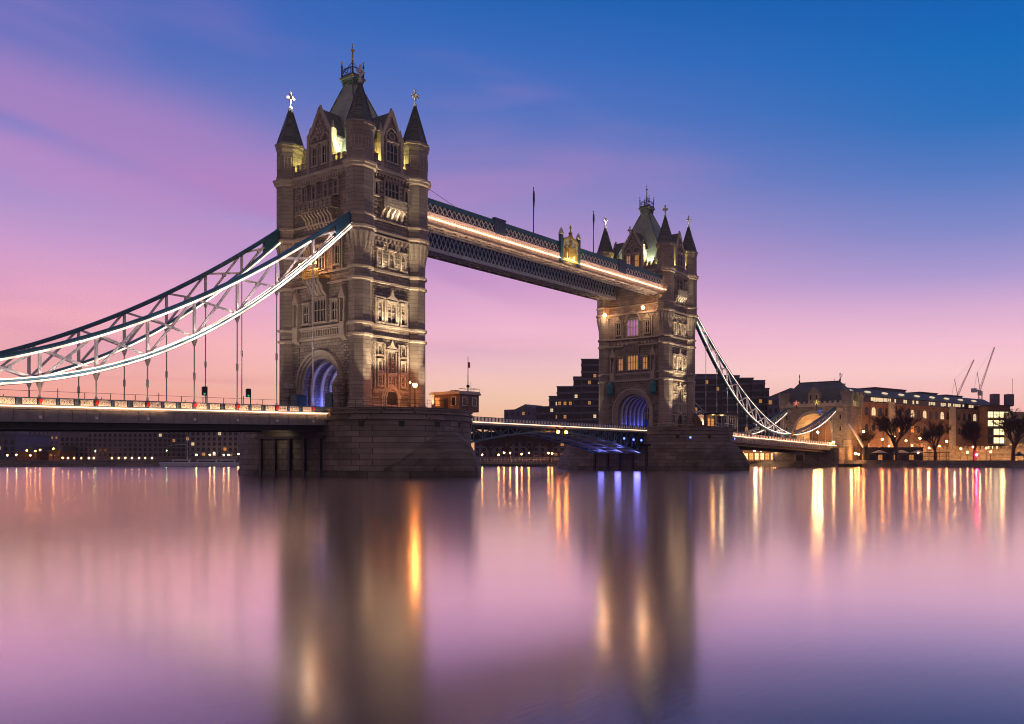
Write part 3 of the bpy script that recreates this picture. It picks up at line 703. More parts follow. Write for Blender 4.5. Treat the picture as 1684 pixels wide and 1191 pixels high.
# ---------------------------------------------------------------- walkways
def lattice(b, x0, x1, z0, z1, y, pitch, w=.09, cover=None):
    n = int(round((x1 - x0) / pitch)); p = (x1 - x0) / n
    for i in range(n):
        a = x0 + i * p
        b.beam((a, y, z0), (a + p, y, z1), w, w, up=(0, 1, 0)); b.beam((a, y + .02, z1), (a + p, y + .02, z0), w, w, up=(0, 1, 0))
def walkway(sy, label):
    r = empty('high_walkway', (0, 0, 0)); tag(r, label, 'walkway', 'pair of high walkways between the towers')
    yo, yi = sy * 9.25, sy * 5.0; X0, X1 = 5.8, 76.5
    def yb(a, b_): return (min(a, b_), max(a, b_))
    for y in (yo, yi):
        s = 1 if y == yo else -1
        k = sy * s
        b = MB(); b.box(X0, X1, *yb(y, y - k * .35), 44.35, 44.95); b.box(X0, X1, *yb(y + k * .08, y - k * .4), 44.95, 45.08)
        b.build('top_chord', 'teal', r)
        b = MB(); b.box(X0, X1, *yb(y, y - k * .35), 41.05, 41.75); b.box(X0, X1, *yb(y + k * .18, y - k * .35), 41.0, 41.05)
        x = X0 + .5
        while x < X1: b.box(x, x + .08, *yb(y + k * .06, y), 41.1, 41.7); x += 1.0
        b.build('bottom_chord', 'greyl' if y == yi else 'grey', r)
        b = MB(); lattice(b, X0, X1, 42.85 if y == yo else 41.8, 44.35, y - k * .1, 1.02, .13 if y == yi else .12)
        b.build('lattice', 'greyl' if True else 'white', r)
        b = MB(); b.box(X0, X1, *yb(y - k * .32, y - k * .36), 41.75, 44.35); b.build('glazing', 'bluep', r)
        if y == yo:
            b = MB(); b.box(X0, X1, *yb(y + k * .1, y), 42.55, 42.85)
            x = X0
            while x < X1: b.box(x, x + .10, *yb(y + k * .16, y), 42.0, 42.55); b.beam((x, y + k * .1, 42.05), (x + .5, y + k * .1, 42.5), .06, .06, up=(0, 1, 0)); b.beam((x + .5, y + k * .1, 42.05), (x, y + k * .1, 42.5), .06, .06, up=(0, 1, 0)); x += .5
            b.box(X0, X1, *yb(y, y - k * .05), 41.75, 42.55)
            b.build('cornice_band', 'white', r)
            b = MB(); b.box(X0 + .2, X1 - .2, *yb(y + k * .34, y + k * .2), 41.78, 41.95); b.build('light_strip', 'ledw', r)
    b = MB(); b.box(X0, X1, *yb(yo - sy * .4, yi + sy * .4), 41.3, 41.4); b.box(X0, X1, *yb(yo - sy * .3, yi + sy * .3), 44.6, 44.75); b.build('floor', 'grey', r)
    b = MB(); n = 26
    for i in range(n):
        x = X0 + (X1 - X0) * i / n; x1 = X0 + (X1 - X0) * (i + 1) / n
        b.box(x, x + .16, *yb(yo - sy * .35, yi + sy * .35), 41.0, 41.3)
        b.beam((x, yo - sy * .4, 41.12), (x1, yi + sy * .4, 41.12), .1); b.beam((x, yi + sy * .4, 41.08), (x1, yo - sy * .4, 41.08), .1)
    for q in (.33, .66): b.box(X0, X1, *yb(yo + (yi - yo) * q - .06, yo + (yi - yo) * q + .06), 41.0, 41.28)
    b.build('soffit_bracing', 'white', r)
    for xa in (22.2, 58.6):
        b = MB(); b.box(xa, xa + 2.6, *yb(yo + sy * .12, yo - sy * .5), 42.7, 45.35); b.box(xa - .12, xa + 2.72, *yb(yo + sy * .2, yo - sy * .55), 45.35, 45.55)
        for q in (.3, 1.1, 1.9): b.box(xa + q, xa + q + .45, *yb(yo + sy * .17, yo), 43.1, 45.0)
        b.build('pylon_panel', 'bluep', r)
    return r
wk1 = walkway(-1, 'nearer high lattice walkway with lit edge and gilded arms')
wk2 = walkway(1, 'high lattice walkway on the side of the bridge away from the viewer')
# coat of arms on the nearer walkway
ax = 42.4
for sg in (-1, 1):
    b = MB(); b.box(ax + sg * 2.6 - .35, ax + sg * 2.6 + .35, -9.75, -9.1, 41.0, 46.6); b.build('arms_post', 'teal', wk1)
for sg in (-1, 1):
    b = MB(); b.lathe(ax + sg * 2.6, -9.45, [(.42, 46.5), (.55, 46.6), (.55, 46.9), (.4, 47.0), (.42, 47.3), (.05, 47.9)], 8); b.build('post_cap', 'white', wk1)
am = MB(); P = [(ax - 2.2, 41.6), (ax + 2.2, 41.6), (ax + 2.2, 45.3)] + [(ax + 2.2 * math.cos(math.pi * i / 8), 45.3 + .9 * math.sin(math.pi * i / 8)) for i in range(1, 8)] + [(ax - 2.2, 45.3)]
am.prism_y(P, -9.62, -9.3); am_o = am.build('coat_of_arms', 'white', wk1)
b = MB(); sh = [(-.85, 44.3), (.85, 44.3), (.85, 43.2), (.55, 42.5), (0, 42.0), (-.55, 42.5), (-.85, 43.2)]
b.prism_y([(ax + x, z) for x, z in sh], -9.86, -9.62)
for sg in (-1, 1):                                     # two reared beasts holding the shield
    b.tube((ax + sg * 1.35, -9.75, 42.0), (ax + sg * 1.5, -9.75, 43.2), .12, .2, 6); b.tube((ax + sg * 1.75, -9.75, 42.0), (ax + sg * 1.55, -9.75, 43.0), .1, .18, 6)
    b.tube((ax + sg * 1.5, -9.75, 43.0), (ax + sg * 1.3, -9.75, 44.2), .26, .2, 6); b.ball((ax + sg * 1.22, -9.75, 44.5), .26, 7, 5)
    b.tube((ax + sg * 1.3, -9.8, 43.9), (ax + sg * .85, -9.8, 44.1), .1, .07, 5); b.tube((ax + sg * 1.35, -9.8, 43.5), (ax + sg * .85, -9.8, 43.4), .1, .07, 5)
    b.tube((ax + sg * 1.6, -9.75, 43.0), (ax + sg * 1.95, -9.75, 43.9), .06, .05, 5)
b.ball((ax, -9.75, 44.8), .38, 8, 5); b.box(ax - .5, ax + .5, -9.85, -9.5, 45.15, 45.4)
for i in range(5): b.lathe(ax - .44 + i * .22, -9.7, [(.09, 45.4), (.02, 45.8)], 4)
for i in range(10):
    a0, a1 = math.pi * i / 10, math.pi * (i + 1) / 10
    b.beam((ax + 2.15 * math.cos(a0), -9.7, 45.3 + 1.0 * math.sin(a0)), (ax + 2.15 * math.cos(a1), -9.7, 45.3 + 1.0 * math.sin(a1)), .3, .35, up=(0, 1, 0))
b.box(ax - 2.2, ax - 1.98, -9.72, -9.6, 41.7, 45.3); b.box(ax + 1.98, ax + 2.2, -9.72, -9.6, 41.7, 45.3); b.box(ax - 2.2, ax + 2.2, -9.74, -9.6, 41.6, 41.85)
b.lathe(ax, -9.6, [(.5, 46.2), (.6, 46.5), (.25, 46.9), (.45, 47.2), (.15, 47.6), (.12, 48.0)], 8)
b.box(ax - .09, ax + .09, -9.7, -9.5, 47.9, 48.8); b.box(ax - .32, ax + .32, -9.69, -9.51, 48.3, 48.48)
b.build('gilt_relief', 'gold', am_o)
b = MB()
for i in range(8):                                     # dark ground showing between the reliefs
    b.box(ax - 1.9 + (i % 4) * 1.1, ax - 1.6 + (i % 4) * 1.1, -9.66, -9.6, 42.2 + (i // 4) * 1.7, 42.7 + (i // 4) * 1.7)
b.build('relief_ground_panel', 'bluep', am_o)
light('SPOT', (ax, -11.6, 40.6), 900, YEL, .2, (ax, -9.5, 44.6), 110)
def cable(label, p, q, r_=.03):
    b = MB(); b.tube(p, q, r_, n=4); tag(b.build('stay_wire', 'dark'), label, 'stay wire')
cable('thin stay wire from the nearer tower down to the walkway roof', (7.0, -8.8, 47.0), (14, -8.8, 45.1), .04)
for i, (x, zt) in enumerate(((37.0, 55.5), (55.6, 55.6))):
    f_ = empty('flagpole', (x, -4.8 if True else 0, 44.9)); tag(f_, ('flagpole on the walkway roof left of the gilded arms', 'flagpole on the walkway roof right of the gilded arms')[i], 'flagpole', 'two flagpoles on the walkway')
    b = MB(); b.tube((0, 0, -.6), (0, 0, zt - 44.9), .12, .06, 6); b.ball((0, 0, zt - 44.8), .13, 6, 4); b.build('pole', 'dark', f_)
    b = MB(); H = zt - 44.9
    ring = []
    for k in range(9):
        z = H - .4 - k * (.42 if i else .6); rr = .05 + .16 * math.sin(math.pi * min(1, (k + 1) / 7)); ring.append((rr + .02 * (k % 2), z))
    b.lathe(.16, .05, ring[::-1], 7); b.build('furled_flag', 'bluep', f_)

# ---------------------------------------------------------------- side spans
def zg(t): return 9.1 - .0238 * (t - 10.65)
WB = 9.1
pm = MB()                                               # one cast-iron lattice panel, 1.25 m wide
for q, w_ in ((.0, .07), (1.18, .07)): pm.box(q, q + w_, -.05, .05, 0, .62)
pm.box(0, 1.25, -.05, .05, 0, .07); pm.box(0, 1.25, -.052, .048, .56, .64)
for i in range(3):
    a = .07 + i * .37; pm.beam((a, -.02, .07), (a + .37, -.02, .56), .06, .06, up=(0, 1, 0)); pm.beam((a + .37, .0, .07), (a, .0, .56), .06, .06, up=(0, 1, 0))
for c in (.31, .62, .93):
    for i in range(8):
        a0, a1 = 2 * math.pi * i / 8, 2 * math.pi * (i + 1) / 8
        pm.beam((c + .2 * math.cos(a0), -.04, .31 + .2 * math.sin(a0)), (c + .2 * math.cos(a1), -.04, .31 + .2 * math.sin(a1)), .05, .05, up=(0, 1, 0))
PANEL = pm.mesh('parapet_panel', 'white')
SHIELD = MB().prism_y([(-.16, .6), (.16, .6), (.16, .25), (0, .05), (-.16, .25)], -.1, .02).mesh('shield', 'redp')
def side_span(sg, X0, label):
    r = empty('side_span', (X0, 0, 0)); tag(r, label, 'bridge deck', 'decks of the bridge')
    T0, T1 = 10.9, 98.0
    sl = -.0238
    def xz(t): return sg * t, zg(t)
    def slab(b, y0, y1, dz0, dz1, t0=T0, t1=T1):
        n = 1; pts = []
        for t in (t0, t1):
            x, z = xz(t); pts += [(x, y0, z + dz0), (x, y1, z + dz0), (x, y1, z + dz1), (x, y0, z + dz1)]
        b.add(pts, [(0, 1, 2, 3), (4, 5, 6, 7), (0, 1, 5, 4), (1, 2, 6, 5), (2, 3, 7, 6), (3, 0, 4, 7)])
    b = MB(); slab(b, -8.6, 8.6, -.35, -.02); b.build('roadway', 'tarmac', r)
    for s in (-1, 1):
        ya = lambda p, q: (min(s * p, s * q), max(s * p, s * q))
        b = MB(); slab(b, *ya(8.6, 9.15), -.30, .16); slab(b, *ya(8.7, 9.05), -1.55, -.30); slab(b, *ya(8.55, 9.25), -1.68, -1.55)
        for i in range(64):
            t = 11.3 + i * 1.36; x, z = xz(t); b.box(x - .04, x + .04, *ya(9.0, 9.12), z - 1.52, z - .32)
        b.build('edge_girder', 'grey', r)
        b = MB(); slab(b, *ya(7.4, 8.0), -2.3, -.36); slab(b, *ya(7.2, 8.2), -2.42, -2.3); b.build('main_girder', 'dark', r)
        b = MB(); slab(b, *ya(9.18, 9.32), -.05, .08); b.build('light_strip', 'ledd', r)
        if s < 0:
            for q in range(4):
                t = T0 + (T1 - T0) * (q + .5) / 4; x, z = xz(t)
                strip_fill(X0 + x, -9.75, z + .1, (T1 - T0) / 4, 230 if sg < 0 else 170, (-9.0, z + .7), (1, .56, .26))
        b = MB(); slab(b, *ya(8.92, 9.22), .88, 1.0); slab(b, *ya(8.98, 9.16), .17, .24); b.build('handrail', 'bluep', r)
        b = MB(); slab(b, *ya(8.9, 8.93), .2, .88); b.build('parapet_backing', 'bluep', r)
        b = MB(); k = 0
        for i in range(16):
            for j in range(3):
                t = 13.35 + (i * 5.45 if True else 0) + j * 1.72 + (.25 if j else 0)
                if t + 1.25 > T1: continue
                x, z = xz(t + (1.25 if sg < 0 else 0)); o = put(PANEL, 'parapet_panel', r, (x, s * 9.12, z + .24), 0, R(1.36) * sg)
                b.box(min(sg * (t - .3), sg * (t - .12)), max(sg * (t - .3), sg * (t - .12)), *ya(8.95, 9.17), z + .1, z + .95)
            t = 13.0 + i * 5.45; x, z = xz(t); 
            if t < T1:
                put(SHIELD, 'shield', r, (x, s * 9.2, z + .25), 0 if s < 0 else math.pi)
        b.build('parapet_post', 'bluep', r)
        b = MB()
        for i in range(16):
            t = 13.0 + i * 5.45; x, z = xz(t); b.box(x - .14, x + .14, *ya(9.05, 9.2), z - 1.3, z - 1.0)
        b.build('bracket_plate', 'white', r)
        b = MB()
        slab(b, *ya(7.40, 7.44), 1.78, 1.82)
        for i in range(33):
            t = 11.5 + i * 2.66; x, z = xz(t); b.box(x - .03, x + .03, *ya(7.4, 7.46), z, z + 1.8 + (.35 if i % 4 == 0 else 0))
        b.build('guard_wire', 'dark', r)
    b = MB()
    for i in range(33):
        t = 11.5 + i * 2.66; x, z = xz(t); b.box(x - .15, x + .15, -8.7, 8.7, z - 1.6, z - .36)
    b.build('cross_girder', 'grey', r)
    return r
side_span(-1, 0, 'left-hand road span hung from the chains, with lit lattice parapet')
side_span(1, 82.3, 'right-hand road span hung between far tower and shore')

# ---------------------------------------------------------------- bascules (the opening span, closed)
def bascule(X0, sg, label):
    r = empty('bascule_leaf', (X0, 0, 0)); tag(r, label, 'bridge deck', 'decks of the bridge')
    L = 30.3; z0 = 9.2; z1 = 9.0
    def bt(t): return 8.0 - 4.2 * (1 - t / L) ** 1.7        # underside of the arched girders
    def bx(b, t0, t1, *rest): a, c = sorted((sg * t0, sg * t1)); b.box(a, c, *rest)
    b = MB(); bx(b, .05, L, -7.4, 7.4, 8.75, 9.05); b.build('roadway', 'tarmac', r)
    for s in (-1, 1):
        ya = lambda p, q: (min(s * p, s * q), max(s * p, s * q))
        b = MB(); bx(b, 0, L, *ya(7.35, 7.6), 8.6, 9.15); b.build('edge_girder', 'grey', r)
        b = MB(); bx(b, 0, L, *ya(7.62, 7.76), 9.0, 9.13); b.build('light_strip', 'ledd', r)
        b = MB(); bx(b, 0, L, *ya(7.42, 7.62), 9.92, 10.04); bx(b, 0, L, *ya(7.45, 7.6), 9.2, 9.28)
        t = .1
        while t < L: bx(b, t, t + .16, *ya(7.46, 7.6), 9.28, 9.92); t += .86
        b.build('parapet', 'bluep', r)
        b = MB(); t = .26
        while t < L - .8:
            P = Vector((sg * (t + .35), s * 7.53, 9.6))
            for i in range(8):
                a0, a1 = 2 * math.pi * i / 8, 2 * math.pi * (i + 1) / 8
                b.beam(P + Vector((.22 * math.cos(a0), 0, .24 * math.sin(a0))), P + Vector((.22 * math.cos(a1), 0, .24 * math.sin(a1))), .07, .07, up=(0, 1, 0))
            b.beam(P + Vector((-.3, 0, -.3)), P + Vector((.3, 0, .3)), .06); b.beam(P + Vector((-.3, 0, .3)), P + Vector((.3, 0, -.3)), .06)
            t += .86
        b.build('parapet_tracery', 'white', r)
    for y in (-6.6, -2.2, 2.2, 6.6):
        b = MB(); n = 14; pts = [(sg * (L * i / n), y, bt(L * i / n)) for i in range(n + 1)]
        if sg < 0: pts = pts[::-1]
        b.sweep(pts, .55, .28); bx(b, 0, L, y - .25, y + .25, 8.45, 8.74)
        for i in range(n):
            t = L * i / n; t2 = L * (i + 1) / n
            b.beam((sg * t, y, bt(t)), (sg * t, y, 8.5), .2)
            if i % 2: b.beam((sg * t, y, bt(t)), (sg * t2, y, 8.5), .16)
            else: b.beam((sg * t, y, 8.5), (sg * t2, y, bt(t2)), .16)
        b.build('arched_girder', 'teal' if abs(y) > 5 else 'greyl', r)
    b = MB()
    for i in range(10):
        t = .5 + i * 3.2
        b.beam((sg * t, -6.6, bt(t) + .1), (sg * t, 6.6, bt(t) + .1), .25, .25)
        if i < 9:
            b.beam((sg * t, -6.6, bt(t)), (sg * (t + 3.2), -2.2, bt(t + 3.2)), .12); b.beam((sg * t, 6.6, bt(t)), (sg * (t + 3.2), 2.2, bt(t + 3.2)), .12)
            b.add([(sg * t, -6.3, bt(t) + .25), (sg * (t + 2.9), -6.3, bt(t + 2.9) + .25), (sg * (t + 2.9), 6.3, bt(t + 2.9) + .25), (sg * t, 6.3, bt(t) + .25)], [(0, 1, 2, 3)])
    b.build('cross_bracing', 'greyl', r)
    return r
bascule(10.95, 1, 'nearer half of the central opening span, closed')
bascule(82.3 - 10.95, -1, 'farther half of the central opening span, lit blue beneath')

# ---------------------------------------------------------------- suspension chains
up_ = np.polyfit([4.5, 9, 13.5, 20, 30, 40, 50, 62.5], [41.3, 37.4, 33.6, 28.9, 22.4, 17.0, 13.0, 10.45], 3)
lo_ = np.polyfit([4.5, 9, 13.5, 18.7, 24, 29.5, 35, 40.5, 46, 54, 62.5], [39.8, 35.2, 30.6, 25.9, 21.5, 17.7, 14.9, 12.7, 11.1, 10.1, 10.0], 4)
U = lambda t: float(np.polyval(up_, t)); LO = lambda t: float(np.polyval(lo_, t))
TJ, TE = 62.5, 97.2
def U2(t): q = (t - TJ) / (TE - TJ); return 10.45 + 9.4 * q ** 1.35
def L2(t): q = (t - TJ) / (TE - TJ); return 10.0 + 9.0 * (.12 * q + .88 * q ** 2.1)
def chain(sg, X0, sy, label):
    r = empty('suspension_chain', (X0, sy * 9.0, 0)); tag(r, label, 'suspension chain', 'four suspension chains')
    def pts(fn, a, b_, n, dy=0, dz=0):
        P = [(sg * (a + (b_ - a) * i / n), dy, fn(a + (b_ - a) * i / n) + dz) for i in range(n + 1)]
        return P if sg > 0 else P[::-1]
    b = MB(); b.sweep(pts(U, 5.2, TJ, 40), .75, .50); b.sweep(pts(U2, TJ, TE, 20), .75, .55); b.build('top_chord', 'teal', r)
    b = MB(); b.sweep(pts(LO, 5.2, TJ, 44), .75, .55); b.sweep(pts(L2, TJ, TE, 24), .75, .5); b.build('bottom_chord', 'teal', r)
    b = MB(); b.prism_y([(sg * 5.3, U(5.3) + .3), (sg * 9.5, U(9.5) + .3), (sg * 9.5, LO(9.5) - .25), (sg * 5.3, LO(5.3) - .25)], -.3, .3); b.build('end_plate', 'teal', r)
    # strips of lamps on the river side and road side of both chords
    near = sy < 0
    for dy in (-.5, .5):
        out = (dy < 0)
        if near and out or (not near and out):
            th = .2 if sg < 0 else .09
            b = MB(); b.sweep(pts(LO, 6.5, TJ, 44, dy, -.12 if sg < 0 else .2), .10, th); b.sweep(pts(L2, TJ, TE - .5, 24, dy, -.1), .1, .24); b.build('light_strip', 'led', r)
        if near and sg < 0:
            b = MB(); b.sweep(pts(LO, 6.5, TJ, 44, dy * .96, .36), .10, .12)
            b.build('light_strip', 'led', r)
        if near and out:
            b = MB(); b.sweep(pts(U, 13.6 if sg < 0 else 7, TJ, 40, dy, -.3), .10, .22 if sg < 0 else .07); b.build('light_strip', 'led', r)
    b = MB(); ts = []; t = 13.0
    while t < TE - 1: ts.append(t); t += 5.45
    for i, t in enumerate([7.6] + ts):
        fu, fl = (U, LO) if t < TJ else (U2, L2)
        if abs(t - TJ) < 1.5: continue
        b.beam((sg * t, 0, fl(t)), (sg * t, 0, fu(t)), .26, .34)
    seq = [7.6] + [t for t in ts if t < TJ - 2] + [TJ]
    for a, c in zip(seq[:-1], seq[1:]):
        b.beam((sg * a, .12, U(a)), (sg * c, .12, LO(c)), .22, .26); b.beam((sg * a, -.12, LO(a)), (sg * c, -.12, U(c)), .22, .26)
        m = (a + c) / 2; zc = (U(a) + LO(c) + LO(a) + U(c)) / 4; b.box(sg * m - .22, sg * m + .22, -.2, .2, zc - .22, zc + .22)
    seq = [TJ] + [t for t in ts if t > TJ + 2] + [TE]
    for a, c in zip(seq[:-1], seq[1:]):
        b.beam((sg * a, .12, U2(a)), (sg * c, .12, L2(c)), .2); b.beam((sg * a, -.12, L2(a)), (sg * c, -.12, U2(c)), .2)
    b.build('bracing', 'white', r)
    if near:
        for q in range(9):  # area lights without fixtures, added to brighten the bracing
            t = 8 + (TJ - 10) * (q + .5) / 9; l_ = bpy.data.lights.new('strip_fill_light', 'AREA'); l_.shape = 'RECTANGLE'; l_.size = 5.5; l_.size_y = .1; l_.energy = 75 if sg < 0 else 55; l_.color = (1, .80, .70)
            o_ = bpy.data.objects.new('strip_fill_light', l_); COL.objects.link(o_); o_.location = (X0 + sg * t, sy * 9.0 - .95, LO(t) + .1)
            dvec = Vector((0, .9, U(t) - LO(t) - .4)).normalized(); tan_ = Vector((1, 0, sg * (LO(t + 1) - LO(t - 1)) / 2)).normalized(); zc_ = -(dvec - tan_ * dvec.dot(tan_)).normalized(); yc_ = zc_.cross(tan_)
            from mathutils import Matrix
            o_.rotation_euler = Matrix((tan_, yc_, zc_)).transposed().to_euler()
    b = MB(); b.tube((sg * TJ, -.7, 10.2), (sg * TJ, .7, 10.2), .75, n=14); b.tube((sg * TJ, -.8, 10.2), (sg * TJ, .8, 10.2), .3, n=10); b.build('junction_pin', 'gold', r)
    for t in ts:
        z1 = (LO if t < TJ else L2)(t) - .25; z0 = zg(t) + .95
        if z1 - z0 < .35: continue
        b = MB(); b.tube((sg * t, 0, z0 - 1.2), (sg * t, 0, z1), .075, n=6)
        b.lathe(sg * t, 0, [(.05, z1 - 1.0), (.16, z1 - .75), (.34, z1 - .15), (.34, z1)], 6)
        if z1 - z0 > 4: b.lathe(sg * t, 0, [(.08, z0 + (z1 - z0) * .42 - .5), (.15, z0 + (z1 - z0) * .42 - .4), (.15, z0 + (z1 - z0) * .42 + .4), (.08, z0 + (z1 - z0) * .42 + .5)], 6)
        b.lathe(sg * t, 0, [(.16, z0 - .3), (.14, z0 + .2), (.07, z0 + .6)], 6)
        b.build('hanger_rod', 'white', r)
        if near and z1 - z0 > 1.5 and t < TJ: light('SPOT', (X0 + sg * t, -9.55, z1 + .2), 20 * (z1 - z0) + 20, (1, .88, .8), .05, (X0 + sg * t, -9.02, z1 - (z1 - z0) * .45), 50)
    return r
chain(-1, 0, -1, 'bright lit chain truss in front on the left span')
chain(-1, 0, 1, 'darker teal chain truss behind the lit one on the left span')
chain(1, 82.3, -1, 'chain truss curving down from the right of the far tower, nearer side')
chain(1, 82.3, 1, 'chain truss of the right span on the far side, mostly hidden')

# ---------------------------------------------------------------- shore abutment tower (north) and its copy at the south shore
def abutment():
    r = empty('abutment_tower', (182, 0, 0))
    # local x away from the river span, y across
    arch = [(6.6 * math.cos(math.pi * i / 18), 11.6 + 6.6 * math.sin(math.pi * i / 18)) for i in range(19)]
    b = MB(); b.prism_x([(12.2, 7.0), (12.2, 21.2), (-8.4, 21.2), (-12.6, 21.2), (-12.6, 7.0), (-6.6, 7.0)] + arch[::-1] + [(6.6, 7.0)], 0, 12)
    b.build('wall', 'stone', r)
    b = MB()
    for off, dd in ((.25, .35), (.8, .6)):
        for i in range(16):
            a0, a1 = math.pi * i / 16, math.pi * (i + 1) / 16
            b.beam((-dd / 2, (6.6 + off) * math.cos(a0), 11.6 + (6.6 + off) * math.sin(a0)), (-dd / 2, (6.6 + off) * math.cos(a1), 11.6 + (6.6 + off) * math.sin(a1)), .5, dd, up=(1, 0, 0))
    b.build('arch_moulding', 'trim', r)
    b = MB(); b.box(-.4, 12.4, -13.0, 12.6, 20.6, 21.1)
    for i in range(26):
        if i % 2 == 0: b.box(-.3, .25, -12.4 + i * .96, -11.6 + i * .96, 21.2, 22.5); b.box(11.7, 12.3, -12.4 + i * .96, -11.6 + i * .96, 21.2, 22.5)
    b.box(-.25, .2, -12.4, 12.2, 21.1, 21.8)
    for i in range(12):
        if i % 2 == 0: b.box(i, i + .8, -13.0, -12.5, 21.1, 22.5)
    b.build('parapet', 'trim', r)
    for x, y in ((1.3, -11.9), (1.3, 11.5), (10.9, -11.9), (10.9, 11.5)):
        b = MB(); b.lathe(x, y, [(1.9, 1.7), (1.9, 9.0), (1.6, 9.3), (1.6, 20.0), (2.0, 20.8), (2.0, 24.0), (2.25, 24.2), (2.25, 24.9)], 8)
        for k in range(8):
            a = math.pi / 4 * k + math.pi / 8; b.box(x + 1.9 * math.cos(a) - .35, x + 1.9 * math.cos(a) + .35, y + 1.9 * math.sin(a) - .35, y + 1.9 * math.sin(a) + .35, 24.88, 25.7)
        b.build('turret', 'ashlar', r)
    b = MB(); b.add([(1.0, -10.6, 21.2), (11.0, -10.6, 21.2), (11.0, 10.6, 21.2), (1.0, 10.6, 21.2), (3.2, -9.8, 26.8), (8.8, -9.8, 26.8), (8.8, 9.8, 26.8), (3.2, 9.8, 26.8), (6.0, -7.4, 29.6), (6.0, 8.0, 29.6)],
                    [(0, 1, 5, 4), (1, 2, 6, 5), (2, 3, 7, 6), (3, 0, 4, 7), (4, 5, 8), (5, 6, 9, 8), (6, 7, 9), (7, 4, 8, 9)]); rf = b.build('roof', 'slate', r)
    b = MB()
    for y in (-7.4, 8.0): b.lathe(6, y, [(.2, 29.4), (.35, 30.2), (.12, 30.6), (.12, 31.6), (.25, 31.8), (.04, 32.8)], 6)
    b.box(5.8, 6.2, -7.4, 8.0, 29.55, 29.8); b.build('ridge_finial', 'dark', rf)
    b = MB(); b.prism_x([(-2.4, 21.1), (2.0, 21.1), (2.0, 25.2), (-.2, 27.6), (-2.4, 25.2)], -.1, 3.5)
    b.build('gable', 'stone', r)
    for y in (-1.3, .9):
        b = MB(); b.box(-.25, .05, y - .55, y + .55, 22.6, 24.9); o = b.build('window', 'trim', r); MB().box(-.28, -.2, y - .35, y + .35, 22.8, 24.7).build('pane', 'glass', o)
    for y in (-10.0, 10.0):
        for z in (12, 16):
            b = MB(); b.box(-.2, .05, y - .5, y + .5, z, z + 1.9); o = b.build('window', 'trim', r); MB().box(-.23, -.18, y - .32, y + .32, z + .15, z + 1.7).build('pane', 'glass', o)
    for y in (-9.6, 9.6):                                   # saddle blocks the chains run over
        b = MB(); b.lathe(1.2, y, [(1.3, 9), (1.3, 18.4), (1.7, 18.8), (1.7, 19.8), (1.0, 20.6)], 4, rot=math.pi / 4, sx=1.0, sy=1.0); b.build('chain_saddle', 'trim', r)
    # masonry below the road
    b = MB()
    lo_arch = [(-.0 + 1.7 * math.cos(math.pi * i / 10), 3.6 + 1.4 * math.sin(math.pi * i / 10)) for i in range(11)]
    b.prism_x([(12.8, -1.5), (12.8, 7.0), (-13.0, 7.0), (-13.0, -1.5)], -1.2, 12)
    b.build('base', 'granite', r)
    b = MB(); b.box(-6.4, -1.21, -12.0, 12.4, -1.5, 6.3); b.build('abutment_block', 'granite', r)
    b = MB(); P = [(2.2 + 1.9 * math.cos(math.pi * i / 10), 3.9 + 1.5 * math.sin(math.pi * i / 10)) for i in range(11)]
    for p, q in zip(P[:-1], P[1:]): b.beam((-6.5, p[0], p[1]), (-6.5, q[0], q[1]), .35, .3, up=(1, 0, 0))
    b.prism_x(P + [(.3, 1.9), (4.1, 1.9)], -6.48, -6.41)
    b.build('river_doorway', 'trim', r)
    b = MB(); b.box(-6.6, -6.47, .9, 3.5, 1.9, 3.9); b.build('gate', 'dark', r)
    return r
ab = abutment(); tag(ab, 'broad stone gate tower with dark roof on the far shore', 'tower', 'shore gate towers of the bridge')
ab2 = copy_tree(ab); ab2.location = (-99.7, 0, 0); ab2.rotation_euler.z = math.pi
tag(ab2, 'stone gate tower at the near shore end of the left span', 'tower', 'shore gate towers of the bridge')
for i, (y, mt, lb) in enumerate(((6.1, 'lampr', 'small red star lamp on the gate tower parapet'), (-1.6, 'lity', 'small yellow star lamp on the gate tower parapet'), (-2.8, 'blue', 'small blue lamp on the gate tower parapet'))):
    o = empty('star_lamp', (181.2, y, 21.0 if i < 2 else 18.0), label=lb, cat='lamp')
    b = MB()
    for k in range(5):
        a = R(90 + 72 * k); b.beam((0, 0, 1.0), (0, .95 * math.cos(a), 1.0 + .95 * math.sin(a)), .3, .1)
    m_ = {'lampr': emit('star_red', (1, .28, .18), 1.1), 'lity': emit('star_yellow', (1, .75, .2), .8), 'blue': emit('star_blue', (.1, .25, 1), .5)}[mt]
    b.build('star', m_, o)
    b = MB(); b.box(.02, .2, -.12, .12, -.8, 1.2); b.build('bracket', 'dark', o)
# ramp-side masonry: the approach viaduct beyond the gate tower
b = MB(); b.box(194, 420, -10, 10, 1.7, 8.2); tag(b.build('approach_viaduct', 'stone'), 'brick approach road behind the far gate tower', 'viaduct')
b = MB(); b.box(194, 420, -9, 9, 8.204, 8.25); tag(b.build('approach_road', 'tarmac'), kind='structure')
b = MB(); b.box(-420, -111.7, -10, 10, 1.7, 7.2); tag(b.build('approach_viaduct', 'stone'), 'stone approach road behind the viewer at the south shore', 'viaduct')

